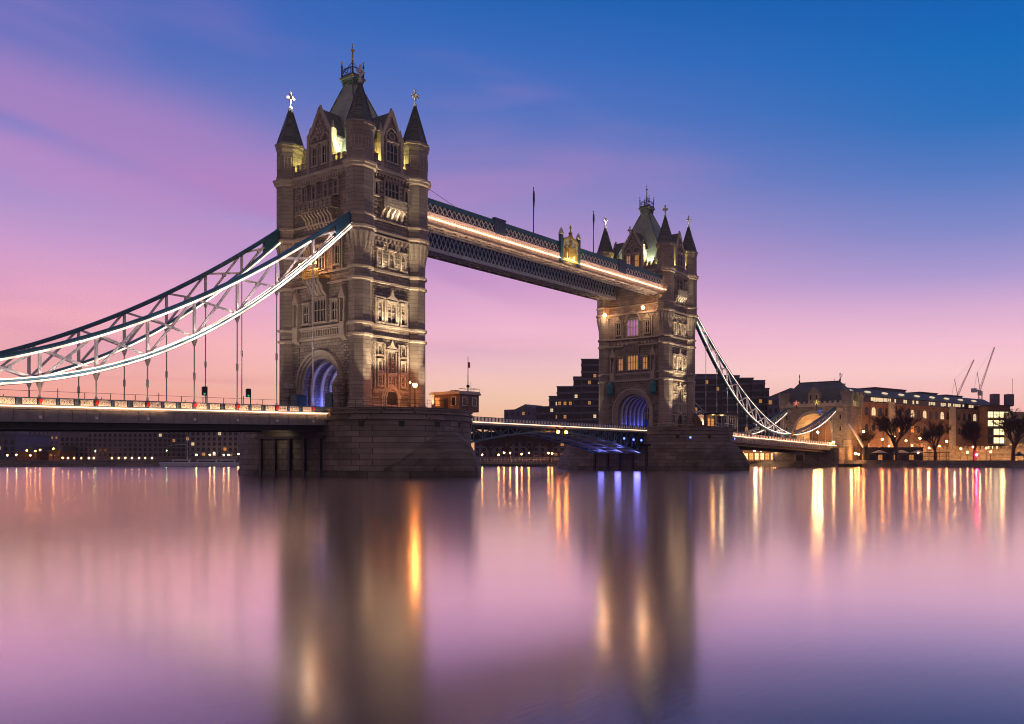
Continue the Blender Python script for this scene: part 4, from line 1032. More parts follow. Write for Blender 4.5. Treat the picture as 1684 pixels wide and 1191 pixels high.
# ---------------------------------------------------------------- lamps and lighting on the bridge
def lamp_post(loc, h, mat, label, cat='street lamp', group=None, r_=.3, heads=1, name='street_lamp', post='dark'):
    o = empty(name, loc); tag(o, label, cat, group)
    b = MB(); b.lathe(0, 0, [(.22, 0), (.2, .5), (.09, .8), (.07, h - .3)], 6)
    if heads == 2: b.beam((-.7, 0, h - .45), (.7, 0, h - .45), .08)
    b.build('post', post, o)
    for k in range(heads):
        x = (0, -.7, .7)[k + (heads > 1)] if heads > 1 else 0
        l_ = MB(); l_.ball((x, 0, h), r_, 8, 5); ln = l_.build('lantern', mat, o)
        c = MB(); c.lathe(x, 0, [(r_ * 1.1, h + r_ * .75), (.06, h + r_ * 1.5)], 6); c.build('lantern_cap', 'dark', ln)
    return o
lamp_post((.6, -14.2, 9.95), 3.9, 'lampn', 'orange globe street lamp on the nearer pier beside the tower', r_=.34)
lamp_post((2.4, -10.9, 9.95), 4.6, 'lampw', 'small white lamp just above and left of the orange pier lamp', r_=.12)
def arm_lamp(loc, toward, label, r_=.28, mat='lampw', grp='tower lanterns'):
    o = empty('wall_lantern', loc); tag(o, label, 'lantern', grp)
    b = MB(); b.ball((0, 0, 0), r_, 8, 5); b.build('globe', mat, o)
    b = MB(); b.tube((0, 0, -.3), (toward[0], toward[1], -.9), .05, n=5); b.tube((0, 0, -.3), (0, 0, -.9), .05, n=5); b.lathe(0, 0, [(.2, .25), (.05, .5)], 6); b.build('arm', 'dark', o)
arm_lamp((-7.9, 1.8, 32.4), (2.1, 0), 'left lantern on the gilded balcony of the nearer tower')
arm_lamp((-7.9, -.9, 32.5), (2.1, 0), 'middle lantern on the gilded balcony of the nearer tower')
arm_lamp((-7.9, -1.7, 32.5), (2.1, 0), 'right lantern on the gilded balcony of the nearer tower')
arm_lamp((74.6, 7.0, 37.2), (1.9, 0), 'left lantern hanging under the walkway on the far tower', .42)
arm_lamp((74.6, -4.3, 38.0), (1.9, 0), 'right lantern hanging under the walkway on the far tower', .42)
light('POINT', (-8.1, -.5, 32.1), 160, WARM, .3)
light('POINT', (73.8, 7.0, 36.6), 250, WARM, .3); light('POINT', (73.8, -4.3, 37.0), 250, WARM, .3)
for X0 in (0, 82.3):
    for fx, ax_, pw, cn in ((-4.6, -1.8, 11000, 44), (4.0, 1.5, 11000, 44), (0, 0, 18000, 30)):      # floods aimed up the upstream wall
        light('SPOT', (X0 + fx * .9, -14.0, 10.6), pw, (1, .77, .48), .15, (X0 + ax_, -9.3, 26 if cn > 40 else 36), cn)
    for x in (-TX, TX):
        light('SPOT', (X0 + x, -12.9, 10.3), 4200, (1, .78, .50), .1, (X0 + x, -10.2, 22), 40)
        light('SPOT', (X0 + x * 1.5, TY + 3.2, 10.3), 2500, (1, .80, .5), .1, (X0 + x, TY, 24), 36)
    # floods on each ledge of the upstream wall
    for z in (23.4, 31.7):
        light('SPOT', (X0 - 1.6, -10.6, z), 260, (1, .78, .50), .1, (X0 - 1.2, -9.0, z + 5), 110)
        light('SPOT', (X0 + 1.6, -10.6, z), 260, (1, .78, .50), .1, (X0 + 1.2, -9.0, z + 5), 110)
    light('SPOT', (X0, -11.2, 39.4), 420, (1, .84, .6), .1, (X0, -9.5, 44), 120)
    for sx in (-1, 1):                                  # yellow floods behind the battlements
        for sy in (-1, 1):
            light('POINT', (X0 + sx * 4.5, sy * 5.4, 48.2), 1300, YEL, .2)
            light('POINT', (X0 + sx * 2.5, sy * 8.3, 48.4), 700, YEL, .2)
    light('SPOT', (X0 - TX + .6, TY - 4.6, 57.5), 4200, (1, .88, .78), .1, (X0 - TX, TY, 60.9), 50)
    light('SPOT', (X0 + TX - 3.6, -TY + 1.2, 58.5), 500, (1, .9, .85), .1, (X0 + TX, -TY, 60.9), 50)
    for sx, cc, pw in ((-3.4, (.10, .16, 1), 700), (-.5, (.25, .25, 1), 500), (3.2, (.8, .6, 1), 350)):
        light('POINT', (X0 + (sx if X0 == 0 else -sx), 3.2, 11.2), pw * (.34 if X0 == 0 else .15), cc if X0 == 0 else (.08, .12, 1), .2)
light('POINT', (1.5, 1.0, 11.3), 120, (1, .75, .5), .2)
light('SPOT', (-19, -7.2, 9.6), 4200, (1, .78, .60), .2, (-5.6, -2, 31), 62); light('SPOT', (-19, 7.2, 9.6), 4200, (1, .78, .60), .2, (-5.6, 2, 31), 62)  # floods added at deck level to warm the dark approach face
for X0, d_ in ((0, 1), (82.3, 1)):                       # roof floods standing behind the battlements
    for y_ in (-4.6, 4.6): light('SPOT', (X0 - 5.0, y_, 48.6), 4200, (.86, .95, .66), .15, (X0 - 2.0, y_ * .3, 58.5), 75)
    light('SPOT', (X0 - 3.4, -8.9, 48.6), 2200, (.86, .95, .66), .15, (X0 - .6, -4, 56), 70); light('SPOT', (X0 + 2.6, -8.9, 48.6), 2200, (.86, .95, .66), .15, (X0 + .6, -4, 56), 70)
light('SPOT', (-9.5, 0, 8.2), 0.1, WARM, .2, (-10.6, 0, 2), 60)
# blue lamps under the farther bascule and on its pier
for x, y, z, pw in ((70.6, -5.5, 2.6, 900), (70.6, 0, 2.6, 900), (70.6, 5, 2.6, 700), (69.5, -8.4, 6.2, 120), (64, -8.6, 6.4, 90)):
    light('SPOT', (x, y, z), pw, (.22, .22, 1), .8, (x - 9, y if z < 4 else -6.6, 6.5 if z < 4 else 7.2), 100)

def bulkhead(x, y, z, a, label):
    o = empty('blue_lamp', (x, y, z), a, label=label, cat='lamp', group='blue lamps on the farther pier')
    MB().ball((0, -.35, 0), .28, 8, 5).build('lens', 'blue', o); MB().lathe(0, -.1, [(.3, -.3), (.3, .3)], 8).build('housing', 'dark', o)
for a, lb in ((218, 'left blue lamp on the round end of the farther pier'), (306, 'right blue lamp on the round end of the farther pier')):
    ra = R(a); x, y = PXH * math.cos(ra), -PYH + PB * math.sin(ra)
    nx, ny = math.cos(ra) / PXH, math.sin(ra) / PB; bulkhead(82.3 + x * 1.02, y * 1.01, 8.6 - 1.2, math.atan2(ny, nx) + math.pi / 2, lb)
for k, (x, z) in enumerate(((69.5, 6.8), (66.5, 6.9), (63.0, 7.1))):
    bulkhead(x, -7.1, z, 0, ('first', 'second', 'third')[k] + ' blue lamp under the raised end of the farther opening span, counted from the pier')
# navigation lamps on the middle of the opening span
for k, x in enumerate((40.6, 43.0)):
    o = empty('navigation_lamp', (x, -8.0, 7.9)); tag(o, ('left', 'right')[k] + ' orange navigation lamp below the middle of the opening span', 'lamp', 'navigation lamps')
    MB().ball((0, 0, 0), .3, 8, 5).build('lens', emit('nav_orange', (1, .30, .03), 60), o)
    b = MB(); b.box(-.3, .3, .25, .45, -.35, 1.0); b.build('bracket', 'dark', o)
# pier under-deck wash
light('SPOT', (-14.5, 2, 7.0), 160, (1, .8, .5), .4, (-10.7, 3, 3), 140)

# ---------------------------------------------------------------- control cabin, mast, traffic lights
cb = empty('control_cabin', (7.4, -15.6, 9.95)); tag(cb, 'brown brick control cabin on the nearer pier, right of the tower', 'cabin')
b = MB(); b.box(-2.0, 2.0, -3.1, 3.3, 0, 2.7); b.build('wall', 'brick', cb)
b = MB(); b.box(-2.25, 2.25, -3.35, 3.55, 2.7, 3.0); b.box(-2.1, 2.1, -3.2, 3.4, 3.0, 3.18); rf = b.build('roof', 'trim', cb)
b = MB(); b.box(-.6, .2, -.5, .5, 3.18, 3.5); b.lathe(1.2, 1.5, [(.15, 3.18), (.15, 3.6)], 6); b.build('roof_vent', 'grey', rf)
for y in (-1.8, 1.8):
    o = MB().box(-2.08, -1.95, y - .55, y + .55, .9, 2.3).build('window', 'white', cb); MB().box(-2.1, -2.0, y - .42, y + .42, 1.0, 2.2).build('pane', 'lito' if y > 0 else 'glass', o)
for x in (-1, 1):
    o = MB().box(x - .5, x + .5, -3.18, -3.05, .9, 2.3).build('window', 'white', cb); MB().box(x - .38, x + .38, -3.2, -3.1, 1.0, 2.2).build('pane', 'glass', o)
MB().box(-2.06, -1.98, -.45, .45, 0, 2.1).build('door', 'dark', cb)
ms = empty('signal_mast', (10.0, -15.6, 9.9)); tag(ms, 'thin dark signal mast with small platform beside the control cabin', 'mast')
b = MB(); b.tube((0, 0, 0), (0, 0, 9.3), .12, .04, 6); b.tube((.9, .3, 2.8), (.9, .3, 5.2), .03, n=4); b.build('pole', 'dark', ms)
b = MB(); b.box(-1.0, 1.6, -1.0, 1.0, 2.9, 3.0)
for x in (-1, .3, 1.6):
    for y in (-1, 1): b.tube((x, y, 3.0), (x, y, 4.0), .03, n=4)
for h in (3.5, 4.0):
    for y in (-1, 1): b.tube((-1, y, h), (1.6, y, h), .025, n=4)
    for x in (-1, 1.6): b.tube((x, -1, h), (x, 1, h), .025, n=4)
b.tube((0, 0, 2.1), (1.4, 0, 2.9), .05, n=4); b.ball((0, 0, 4.4), .28, 6, 4); b.build('platform', 'dark', ms)
MB().box(.02, .45, -.02, .02, 7.4, 8.3).build('pennant', 'redp', ms)
for i, (u_, lab) in enumerate(((361, 'traffic signal on the left span, farther from the tower'), (419, 'traffic signal on the left span, nearer to the tower'))):
    x = -24.6 if i == 0 else -18.6
    o = empty('traffic_signal', (x, -3.0, zg(-x))); tag(o, lab, 'traffic signal', 'traffic signals on the bridge road')
    b = MB(); b.tube((0, 0, 0), (0, 0, 3.5), .07, n=6); b.build('post', 'dark', o)
    b = MB(); b.box(-.62, -.16, -.16, .16, 2.3, 3.45)
    for z in (2.35, 2.75, 3.15): b.box(-.62, -.2, -.4, -.16, z + .28, z + .33)
    h_ = b.build('signal_head', 'dark', o)
    MB().ball((-.41, -.14, 2.5), .15, 6, 4).build('green_lens', emit('signal_green', (.1, .9, .5), .35), h_)
# cabin with lit glass on the farther pier
cf = empty('pier_pavilion', (90.4, -15.0, 9.95)); tag(cf, 'glass-fronted pavilion glowing orange on the farther pier', 'pavilion')
b = MB(); b.box(-4.6, 4.6, -3.6, 3.6, 3.2, 3.5); b.box(-4.9, 4.9, -3.9, 3.9, 3.5, 3.6); b.build('roof', 'dark', cf)
b = MB(); b.box(-4.4, 4.4, 3.2, 3.4, 0, 3.2); b.box(-4.4, -4.2, 0.0, 3.2, 0, 3.2); b.build('wall', 'brick', cf)
b = MB()
for i in range(9): b.box(-4.4 + i * 1.08, -4.3 + i * 1.08, -3.4, -3.3, 0, 3.2)
for i in range(5): b.box(-4.4, -4.3, -3.4 + i * 1.05, -3.3 + i * 1.05, 0, 3.2)
b.box(-4.38, 4.3, -3.38, -3.32, .9, 1.0); b.build('glazing_frame', 'white', cf)
b = MB()
for i in range(4): b.box(-3.5 + i * 2, -2.3 + i * 2, 3.0, 3.1, .8, 2.6)
b.build('poster_board', 'lito', cf)
light('POINT', (88.5, -15, 12.6), 260, ORANGE, .3); light('POINT', (92, -15.5, 12.6), 260, (1, .7, .35), .3)

# ---------------------------------------------------------------- far shore
def bank_building(name, u0, d0, u1, d1, z1, thick, mat, label, cat='building', group=None):
    a, b_ = W(u0, d0), W(u1, d1); L = math.hypot(b_[0] - a[0], b_[1] - a[1]); rz = math.atan2(b_[1] - a[1], b_[0] - a[0])
    r = empty(name, (a[0], a[1], 1.7), rz, label=label, cat=cat, group=group)
    if z1: MB().box(0, L, 0, thick, 0, z1 - 1.7).build('wall', mat, r)
    return r, L
WINC = {}
def bwin(parent, x, z, w, h, lit, arched=False, y=0, frame='dark'):
    key = (round(w, 2), round(h, 2), arched, lit)
    if key not in WINC:
        b = MB()
        if arched:
            P = [(w / 2 * math.cos(math.pi * i / 8), h - w / 2 + w / 2 * math.sin(math.pi * i / 8)) for i in range(9)]
            b.prism_y([(-w / 2, 0), (w / 2, 0)] + P, -.06, .05)
        else: b.box(-w / 2, w / 2, -.06, .05, 0, h)
        me = b.mesh('window', lit); me.materials.append(M['dark'])
        bars = MB(); bars.box(-w / 2 - .08, w / 2 + .08, -.16, .04, -.12, 0); bars.box(-.04, .04, -.1, -.06, 0, h * .98); bars.box(-w / 2, w / 2, -.1, -.06, h * .5, h * .5 + .07)
        o = len(me.polygons)
        vs = b.v + bars.v; fs = b.f + [tuple(i + len(b.v) for i in f) for f in bars.f]
        me2 = bpy.data.meshes.new('window'); me2.from_pydata(vs, [], fs); me2.materials.append(M[lit]); me2.materials.append(M['trim' if frame == 'trim' else 'dark'])
        for i, p in enumerate(me2.polygons): p.material_index = 0 if i < len(b.f) else 1
        WINC[key] = me2
    return put(WINC[key], 'window', parent, (x, y, z))
# arcaded brick block
r, L = bank_building('arcaded_office', 1384, 298, 1640, 368, 23.5, 22, 'brick', 'long brick office block with arched windows and lit glass top floor')
b = MB(); b.box(-.2, L + .2, -.35, .3, 21.3, 21.8); b.box(-.1, L, -.2, .2, 6.0, 6.4); b.box(-.1, L, -.2, .2, 15.6, 15.9)
for i in range(14):
    x = L * (i + .0) / 13; b.box(x - .35, x + .35, -.3, .1, 0, 21.3)
b.build('pilaster', 'brick', r)
for x in (L * .27, L * .66): MB().box(x - 1.8, x + 1.8, -.9, 0, 0, 22.4).build('stair_bay', 'trim', r)
n = 26
for i in range(n):
    x = L * (i + .5) / n
    if abs(x - L * .27) < 2 or abs(x - L * .66) < 2: continue
    bwin(r, x, 17.0, 2.2, 3.0, 'litw' if rnd.random() < .28 else 'glass', True)
    if i % 2 == 0 or True:
        if len(r.children) < 98: bwin(r, x, 11.2, 1.8, 2.6, 'lito' if rnd.random() < .12 else 'glass', True)
for i in range(22):
    x = L * (i + .5) / 22; bwin(r, x, 1.2, 2.2, 4.2, 'litw' if rnd.random() < .5 else 'lito', True)
b = MB(); b.box(.5, L - .5, 1.5, 20, 21.8, 24.2)
b.build('glass_storey', 'glass', r)
b = MB(); x = 1.0
while x < L - 2:
    w_ = rnd.uniform(.5, 1.5)
    if rnd.random() < .62: b.box(x, x + w_, 1.38, 1.49, 22.3 + rnd.uniform(0, .5), 23.8)
    x += w_ + rnd.uniform(.2, .6)
o = b.build('lit_glazing', 'litw', r); o['kind'] = 'stuff'
b = MB(); b.add([(-.5, .5, 24.2), (L + .5, .5, 24.2), (L + .5, 21, 24.2), (-.5, 21, 24.2), (1, 6, 27.3), (L - 1, 6, 27.3), (L - 1, 19, 27.3), (1, 19, 27.3)],
                [(0, 1, 5, 4), (1, 2, 6, 5), (2, 3, 7, 6), (3, 0, 4, 7), (4, 5, 6, 7), (0, 1, 2, 3)]); rf = b.build('roof', 'slate', r)
for i in range(9):
    x = 8 + i * (L - 12) / 9
    b = MB(); P = [(x + 1.8 * math.cos(2 * math.pi * k / 10), 1.8 + .4 * math.sin(2 * math.pi * k / 10)) for k in range(10)]
    b.prism([(x + 1.7 * math.cos(2 * math.pi * k / 10), .34 * math.sin(2 * math.pi * k / 10)) for k in range(10)], lambda p: (p[0], 2.9 + p[1] * 1.7, 25.75 + p[1]), lambda p: (p[0], 2.5 + p[1] * 1.7, 25.95 + p[1]))
    b.build('skylight', 'litw', rf)
for q0, q1, h_ in ((-.02, .11, 28.6), (.28, .47, 28.4), (.56, .68, 28.2), (.74, .86, 28.0)):
    b = MB(); b.box(L * q0, L * q1, 8, 17, 27.3, h_); b.box(L * q0 - .3, L * q1 + .3, 7.6, 17.4, h_, h_ + .25); b.build('plant_room', 'slate', rf)
# lit glass stair block with two chimneys
r, L = bank_building('lit_glass_office', 1626, 350, 1664, 352, 0, 12, 'brick', 'narrow office block with brightly lit floors at the right edge')
MB().box(0, L, 1.2, 12, 0, 23).build('wall', 'brick', r)
for k in range(6):
    MB().box(-.2, L + .2, -.2, 1.2, 2.7 + k * 3.6, 3.1 + k * 3.6).build('floor_slab', 'dark', r)
    for j in range(4):
        bwin(r, L * (j + .5) / 4, 3.2 + k * 3.6 - 2.9 if k else .4, L / 4 - .5, 2.4, 'lity' if rnd.random() < .85 else 'glass', False, 0.9)
MB().box(-.3, L + .3, -.3, 12.2, 23.0, 23.5).build('roof', 'dark', r)
for q in (.42, 1.05): MB().box(L * q, L * q + 3.0, 4, 7, 23.5, 28.5).build('chimney', 'concrete', r)
b = MB(); b.tube((L * 1.2, 3, 23), (L * 1.2, 3, 35), .08, n=4); b.build('antenna', 'dark', r)
r, L = bank_building('low_stone_block', 1666, 345, 1790, 350, 22.0, 16, 'stone', 'stone building just past the lit glass office at the right edge')
for i in range(8): bwin(r, L * (i + .5) / 8, 15, 1.6, 2.4, 'glass'); bwin(r, L * (i + .5) / 8, 9, 1.6, 2.4, 'glass')
# old crenellated wall
a, b_ = W(1512, 300), W(1830, 296); L = math.hypot(b_[0] - a[0], b_[1] - a[1])
r = empty('castle_wall', (a[0], a[1], 1.7), math.atan2(b_[1] - a[1], b_[0] - a[0]), label='old crenellated stone wall washed in orange light on the right', cat='wall')
b = MB(); b.box(0, L, 0, 1.6, 0, 4.6)
x = 0
while x < L: b.box(x, x + .85, .003, .6, 4.6, 5.5); x += 1.45
b.build('wall', 'rough', r)
for q in (.0, .52): MB().lathe(L * q, .8, [(3.0, 0), (2.8, 5.6), (3.0, 5.8), (3.0, 6.6)], 12).build('bastion', 'rough', r)
# pavilions on the wharf
r, L = bank_building('wharf_cafe', 1428, 286, 1518, 289, 0, 8, 'brick', 'low dark riverside cafe with pale canopies beyond the wharf')
MB().box(0, L, 0, 8, 0, 4.6).build('wall', 'dark', r)
b = MB()
for q in (.05, .45, .75): b.prism_y([(L * q, 3.0), (L * (q + .25), 3.0), (L * (q + .125), 3.9)], -2.5, .5)
b.build('canopy', 'white', r)
MB().box(-.2, L + .2, -.2, 8.2, 4.6, 4.9).build('roof', 'dark', r)
for i in range(7): bwin(r, L * (i + .5) / 7, .6, 1.5, 1.7, 'lito' if i % 2 else 'glass')
r = empty('pergola', (*W(1521, 284), 1.7), math.atan2(W(1560, 284)[1] - W(1521, 284)[1], W(1560, 284)[0] - W(1521, 284)[0])); tag(r, 'open timber pergola on the wharf beneath a bare tree', 'pergola')
b = MB()
for x in (0, 4, 8):
    for y in (0, 2.5): b.box(x, x + .15, y, y + .15, 0, 3)
b.build('post', 'dark', r)
b = MB()
for y in (0, 2.5): b.box(-.5, 8.7, y, y + .12, 3.0, 3.2)
for i in range(15): b.box(i * .6 - .2, i * .6 - .1, -.4, 3.0, 3.2, 3.3)
b.box(-.5, 8.7, .3, .4, 1.7, 1.8); b.build('rafter', 'dark', r)
r = empty('bandstand', (*W(1676, 282), 1.7)); tag(r, 'tiny domed kiosk on the wharf at the far right', 'kiosk')
b = MB()
for k in range(6): a = math.pi / 3 * k; b.tube((1.6 * math.cos(a), 1.6 * math.sin(a), 0), (1.6 * math.cos(a), 1.6 * math.sin(a), 1.9), .08, n=5)
b.build('column', 'dark', r); MB().lathe(0, 0, [(2.0, 1.9), (1.4, 2.5), (.7, 2.8), (.1, 3.4)], 12).build('dome', 'dark', r)
# gangway
r = empty('gangway', (0, 0, 0)); tag(r, 'pale sloping gangway rising to the left of the wharf cafe', 'gangway')
p, q = W(1396, 283), W(1420, 281)
b = MB(); A = Vector((*p, ZH(697, 283))); B = Vector((*q, ZH(736, 281))); b.beam(A, B, 1.2, .5); b.beam(A + Vector((0, 0, .9)), B + Vector((0, 0, .9)), .1, .1)
b.build('ramp', 'white', r); MB().beam((*q, 1.6), (*q, ZH(736, 281)), .5, .5).build('support', 'dark', r)
# wharf buildings close to the abutment
r, L = bank_building('wharf_house', 1386, 290, 1428, 290, 0, 9, 'stone', 'small dark wharf house beside the abutment with lit doorway')
MB().box(2.5, L, .5, 9, 0, 7.0).build('wall', 'brick', r); MB().box(2.2, L + .3, .2, 9.3, 7.0, 7.3).build('roof', 'dark', r)
for x in (4.6, 7.2): bwin(r, x, .6, 1.0, 1.9, 'lito', False, .5); bwin(r, x, 4.0, 1.0, 1.4, 'glass', False, .5)
# pontoon barge
o = empty('pontoon', (*W(1398, 274), 0), math.atan2(1, -2.2)); tag(o, 'flat dark pontoon moored below the gangway', 'pontoon')
MB().box(-4, 4, -1.5, 1.5, -.4, 1.0).build('hull', 'dark', o)
b = MB()
for x in (-3.8, -1.3, 1.3, 3.8): b.tube((x, -1.4, 1.0), (x, -1.4, 2.1), .04, n=4)
b.tube((-3.8, -1.4, 2.1), (3.8, -1.4, 2.1), .04, n=4); b.build('railing', 'dark', o)

# stepped concrete hotel behind the far tower
def hotel():
    r = empty('stepped_hotel', (0, 0, 0)); tag(r, 'dark stepped concrete hotel behind the farther tower', 'building')
    D = 372
    def blk(u0, u1, v, d=D, th=16, name='wall'):
        a, c = W(u0, d), W(u1, d); z = ZH(v, d); L = math.hypot(c[0] - a[0], c[1] - a[1]); rz = math.atan2(c[1] - a[1], c[0] - a[0])
        o = MB().box(0, L, 0, th, 0, z - 1.7).build(name, 'concrete', r, (a[0], a[1], 1.7), rz); return o, L, z - 1.7
    specs = [(881, 905, 670, 380), (903, 920, 653, 378), (916, 944, 637, 376), (943, 958, 621, 374), (956, 992, 592, 372), (990, 1142, 600, 374), (1140, 1190, 617, 370), (1188, 1216, 619, 366), (1214, 1239, 623, 364), (1237, 1258, 627, 362), (1257, 1265, 640, 360)]
    nwin = 0
    for u0, u1, v, d in specs:
        o, L, h = blk(u0, u1, v, d, 18)
        b = MB(); z = 3.0
        while z < h - 1: b.box(-.15, L + .15, -.5, 0, z, z + .9); z += 3.0
        b.box(-.2, L + .2, -.3, 18.2, h, h + .5)
        put(b.mesh('spandrel_band', 'concrete'), 'spandrel_band', o)
        g2 = MB(); z = 3.9
        while z < h - 1.2: g2.box(.2, L - .2, -.06, .0, z, z + 2.0); z += 3.0
        put(g2.mesh('window_band', 'glass'), 'window_band', o)
        z = 4.1
        while z < h - 1.6:
            for x in np.arange(1.2, L - .8, 2.4):
                if rnd.random() < .09: bw = bwin(o, float(x), z, 1.2, 1.5, 'lito' if rnd.random() < .6 else 'litw', False, -.04); nwin += 1
            z += 3.0
    return r
hotel()
# terrace blocks left of it
r, L = bank_building('terrace_block', 829, 420, 884, 410, 0, 14, 'concrete', 'low gabled block left of the stepped hotel')
h_ = ZH(673, 415) - 1.7
MB().box(0, L, 0, 14, 0, h_).build('wall', 'concrete', r)
b = MB(); b.prism_y([(L * .3, h_), (L * .95, h_), (L * .62, h_ + 2.4)], .5, 13); b.build('roof', 'slate', r)
for i in range(6): bwin(r, L * (i + .5) / 6, h_ - 3, 1.4, 1.6, 'lito' if i == 3 else 'glass'); bwin(r, L * (i + .5) / 6, h_ - 7, 1.4, 1.6, 'glass')
r, L = bank_building('grey_office', 1262, 350, 1300, 345, 0, 14, 'concrete', 'plain dark office between the hotel and the gate tower')
h_ = ZH(645, 348) - 1.7; MB().prism_y([(0, 0), (L, 0), (L, h_ + 1.5), (0, h_ - 2)], 0, 14).build('wall', 'concrete', r)
for k in range(3):
    for i in range(4): bwin(r, L * (i + .5) / 4, h_ - 5 - 3.4 * k, 1.3, 1.7, 'lito' if (i + k) % 4 == 0 else 'glass')
r, L = bank_building('riverside_restaurant', 1205, 300, 1284, 297, 0, 10, 'brick', 'low riverside restaurant glowing under the right span')
MB().box(0, L, 0, 10, 0, 4.4).build('wall', 'brick', r); MB().box(-.3, L + .3, -1.2, 10.3, 4.4, 4.7).build('roof', 'dark', r)
for i in range(9): bwin(r, L * (i + .5) / 9, .7, 1.3, 2.2, 'litw' if i % 3 else 'lito')
MB().box(0, L, -1.32, -1.22, 4.42, 4.62).build('lit_fascia', 'litw', r)

# warehouses on the left bank
def warehouse(name, u0, u1, v, d, mat, label, cols, rows, litp, th=20, grp='warehouses on the left bank', z0v=None, balconies=False):
    a, c = W(u0, d), W(u1, d); L = math.hypot(c[0] - a[0], c[1] - a[1]); h = ZH(v, d) - 1.7
    r = empty(name, (a[0], a[1], 1.7), math.atan2(c[1] - a[1], c[0] - a[0]), label=label, cat='building', group=grp)
    MB().box(0, L, 0, th, 0, h).build('wall', mat, r)
    b = MB(); b.box(-.3, L + .3, -.3, th + .3, h, h + .5); b.box(L * .2, L * .45, 4, 12, h + .5, h + 2.4); b.build('roof', 'slate', r)
    for j in range(rows):
        for i in range(cols):
            p_ = rnd.random()
            bwin(r, L * (i + .5) / cols, 2.2 + (h - 3.5) * j / rows, min(1.6, L / cols * .5), min(2.0, (h - 3) / rows * .55), 'litw' if p_ < litp * .2 else ('lito' if p_ < litp * .6 else 'glass'))
    if balconies:
        b = MB()
        for j in range(rows): b.box(0, L, -1.0, 0, 1.7 + (h - 3.5) * j / rows, 1.85 + (h - 3.5) * j / rows)
        b.build('balcony_rail', 'grey', r)
    return r, L, h
warehouse('far_warehouse', -30, 26, 715, 360, 'warehouse', 'dark low warehouse at the left edge beyond the span', 5, 3, .15)
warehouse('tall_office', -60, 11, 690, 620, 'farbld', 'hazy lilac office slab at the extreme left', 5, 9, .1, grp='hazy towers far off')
r, L, h = warehouse('dark_warehouse', 99, 146, 711, 345, 'warehouse', 'dark warehouse with chamfered top left of the tall warehouse', 6, 4, .03)
b = MB(); b.prism_y([(0, h + .5), (L, h + .5), (L, h + 3.2), (L * .4, h + 3.2)], .2, 19); b.build('attic', 'warehouse', r)
warehouse('tall_warehouse', 144, 276, 697, 340, 'warehouse', 'long dark riverside warehouse of many small windows', 16, 6, .05)
warehouse('narrow_office', 274, 306, 699, 336, 'concrete', 'narrow balconied block between two warehouses', 4, 6, .05, balconies=True)
warehouse('brick_warehouse', 304, 392, 702, 330, 'warehouse', 'brick warehouse with orange lit bays just left of the pier', 10, 5, .12)
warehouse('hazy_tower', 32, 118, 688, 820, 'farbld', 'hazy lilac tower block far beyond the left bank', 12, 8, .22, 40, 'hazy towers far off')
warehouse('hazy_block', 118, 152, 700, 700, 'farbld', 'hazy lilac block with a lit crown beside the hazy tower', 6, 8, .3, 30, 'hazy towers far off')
warehouse('orange_lit_house', 24, 60, 744, 335, 'brick', 'low house washed orange by street lamps', 5, 2, .3, 10)
warehouse('orange_shed', 80, 99, 742, 333, 'brick', 'small shed glowing orange beside the dark warehouse', 3, 2, .3, 8)
# orange shafts of wall light on the brick warehouse
for k in range(7):
    x, y = W(322 + k * 11, 328.4); light('SPOT', (x, y, 3.0), 420, ORANGE, .1, (x + .6, y + 1.3, 12), 50)

# lamps along the banks
ordn = ['first', 'second', 'third', 'fourth', 'fifth', 'sixth', 'seventh', 'eighth', 'ninth', 'tenth', 'eleventh', 'twelfth', 'thirteenth', 'fourteenth', 'fifteenth', 'sixteenth']
def lamp_row(us, v, d, mat, text, grp, r_=.26):
    for i, u in enumerate(us):
        vv = v[i] if isinstance(v, (list, tuple)) else v
        dd = d[i] if isinstance(d, (list, tuple)) else d
        x, y = W(u, dd); h = max(1.2, ZH(vv, dd) - 1.75)
        mm = mat[i] if isinstance(mat, (list, tuple)) else mat
        lamp_post((x, y, 1.75), h, mm, ordn[i] + ' ' + text, 'street lamp', grp, r_)
lamp_row([12, 27, 44, 50, 58, 66, 88, 103], [749, 748, 741, 749, 742, 740, 738, 753], 322, ['lampy', 'lampy', 'lampo', 'lampo', 'lampo', 'lampo', 'lampo', 'lampo'], 'lamp from the left edge on the left bank', 'lamps on the left bank', .2)
lamp_row([112, 122, 134, 146, 154, 184, 195, 206, 217, 229, 239, 250], 753.5, 324, ['lampy', 'lampo', 'lampy', 'lampy', 'lampy', 'lampo', 'lampo', 'lampy', 'lampy', 'lampy', 'lampy', 'lampy'], 'quay lamp in front of the long dark warehouse, from the left', 'quay lamps before the dark warehouse', .14)
lamp_row([157, 274], [742, 741], 322, 'lampg', 'green lamp on the left bank', 'green lamps', .16)
lamp_row([323, 345, 352, 368, 376, 392], [748, 748, 745, 748, 748, 747], 318, 'lampy', 'white lamp before the brick warehouse, from the left', 'lamps before the brick warehouse', .24)
lamp_row([793, 820, 829, 839, 858, 870, 902, 908], [748, 748, 745, 745, 747, 745, 745, 746], 300, 'lampo', 'orange quay lamp seen under the opening span, from the left', 'quay lamps under the opening span', .27)
lamp_row([1221, 1241, 1251, 1274], [745, 741, 741, 740], 290, 'lampy', 'lamp under the right span, from the left', 'lamps under the right span', .34)
lamp_row([1345, 1371], [711, 727], [280, 279], 'lampy', 'warm lamp at the shore end of the right span', 'lamps at the shore end', .34)
lamp_row([1407, 1412, 1420, 1451, 1472, 1490, 1513, 1557], [746, 747, 710, 723, 719, 725, 721, 726], [281, 281, 288, 289, 292, 291, 292, 291], 'lampo', 'orange lamp along the right bank, from the abutment', 'lamps along the right bank', .34)
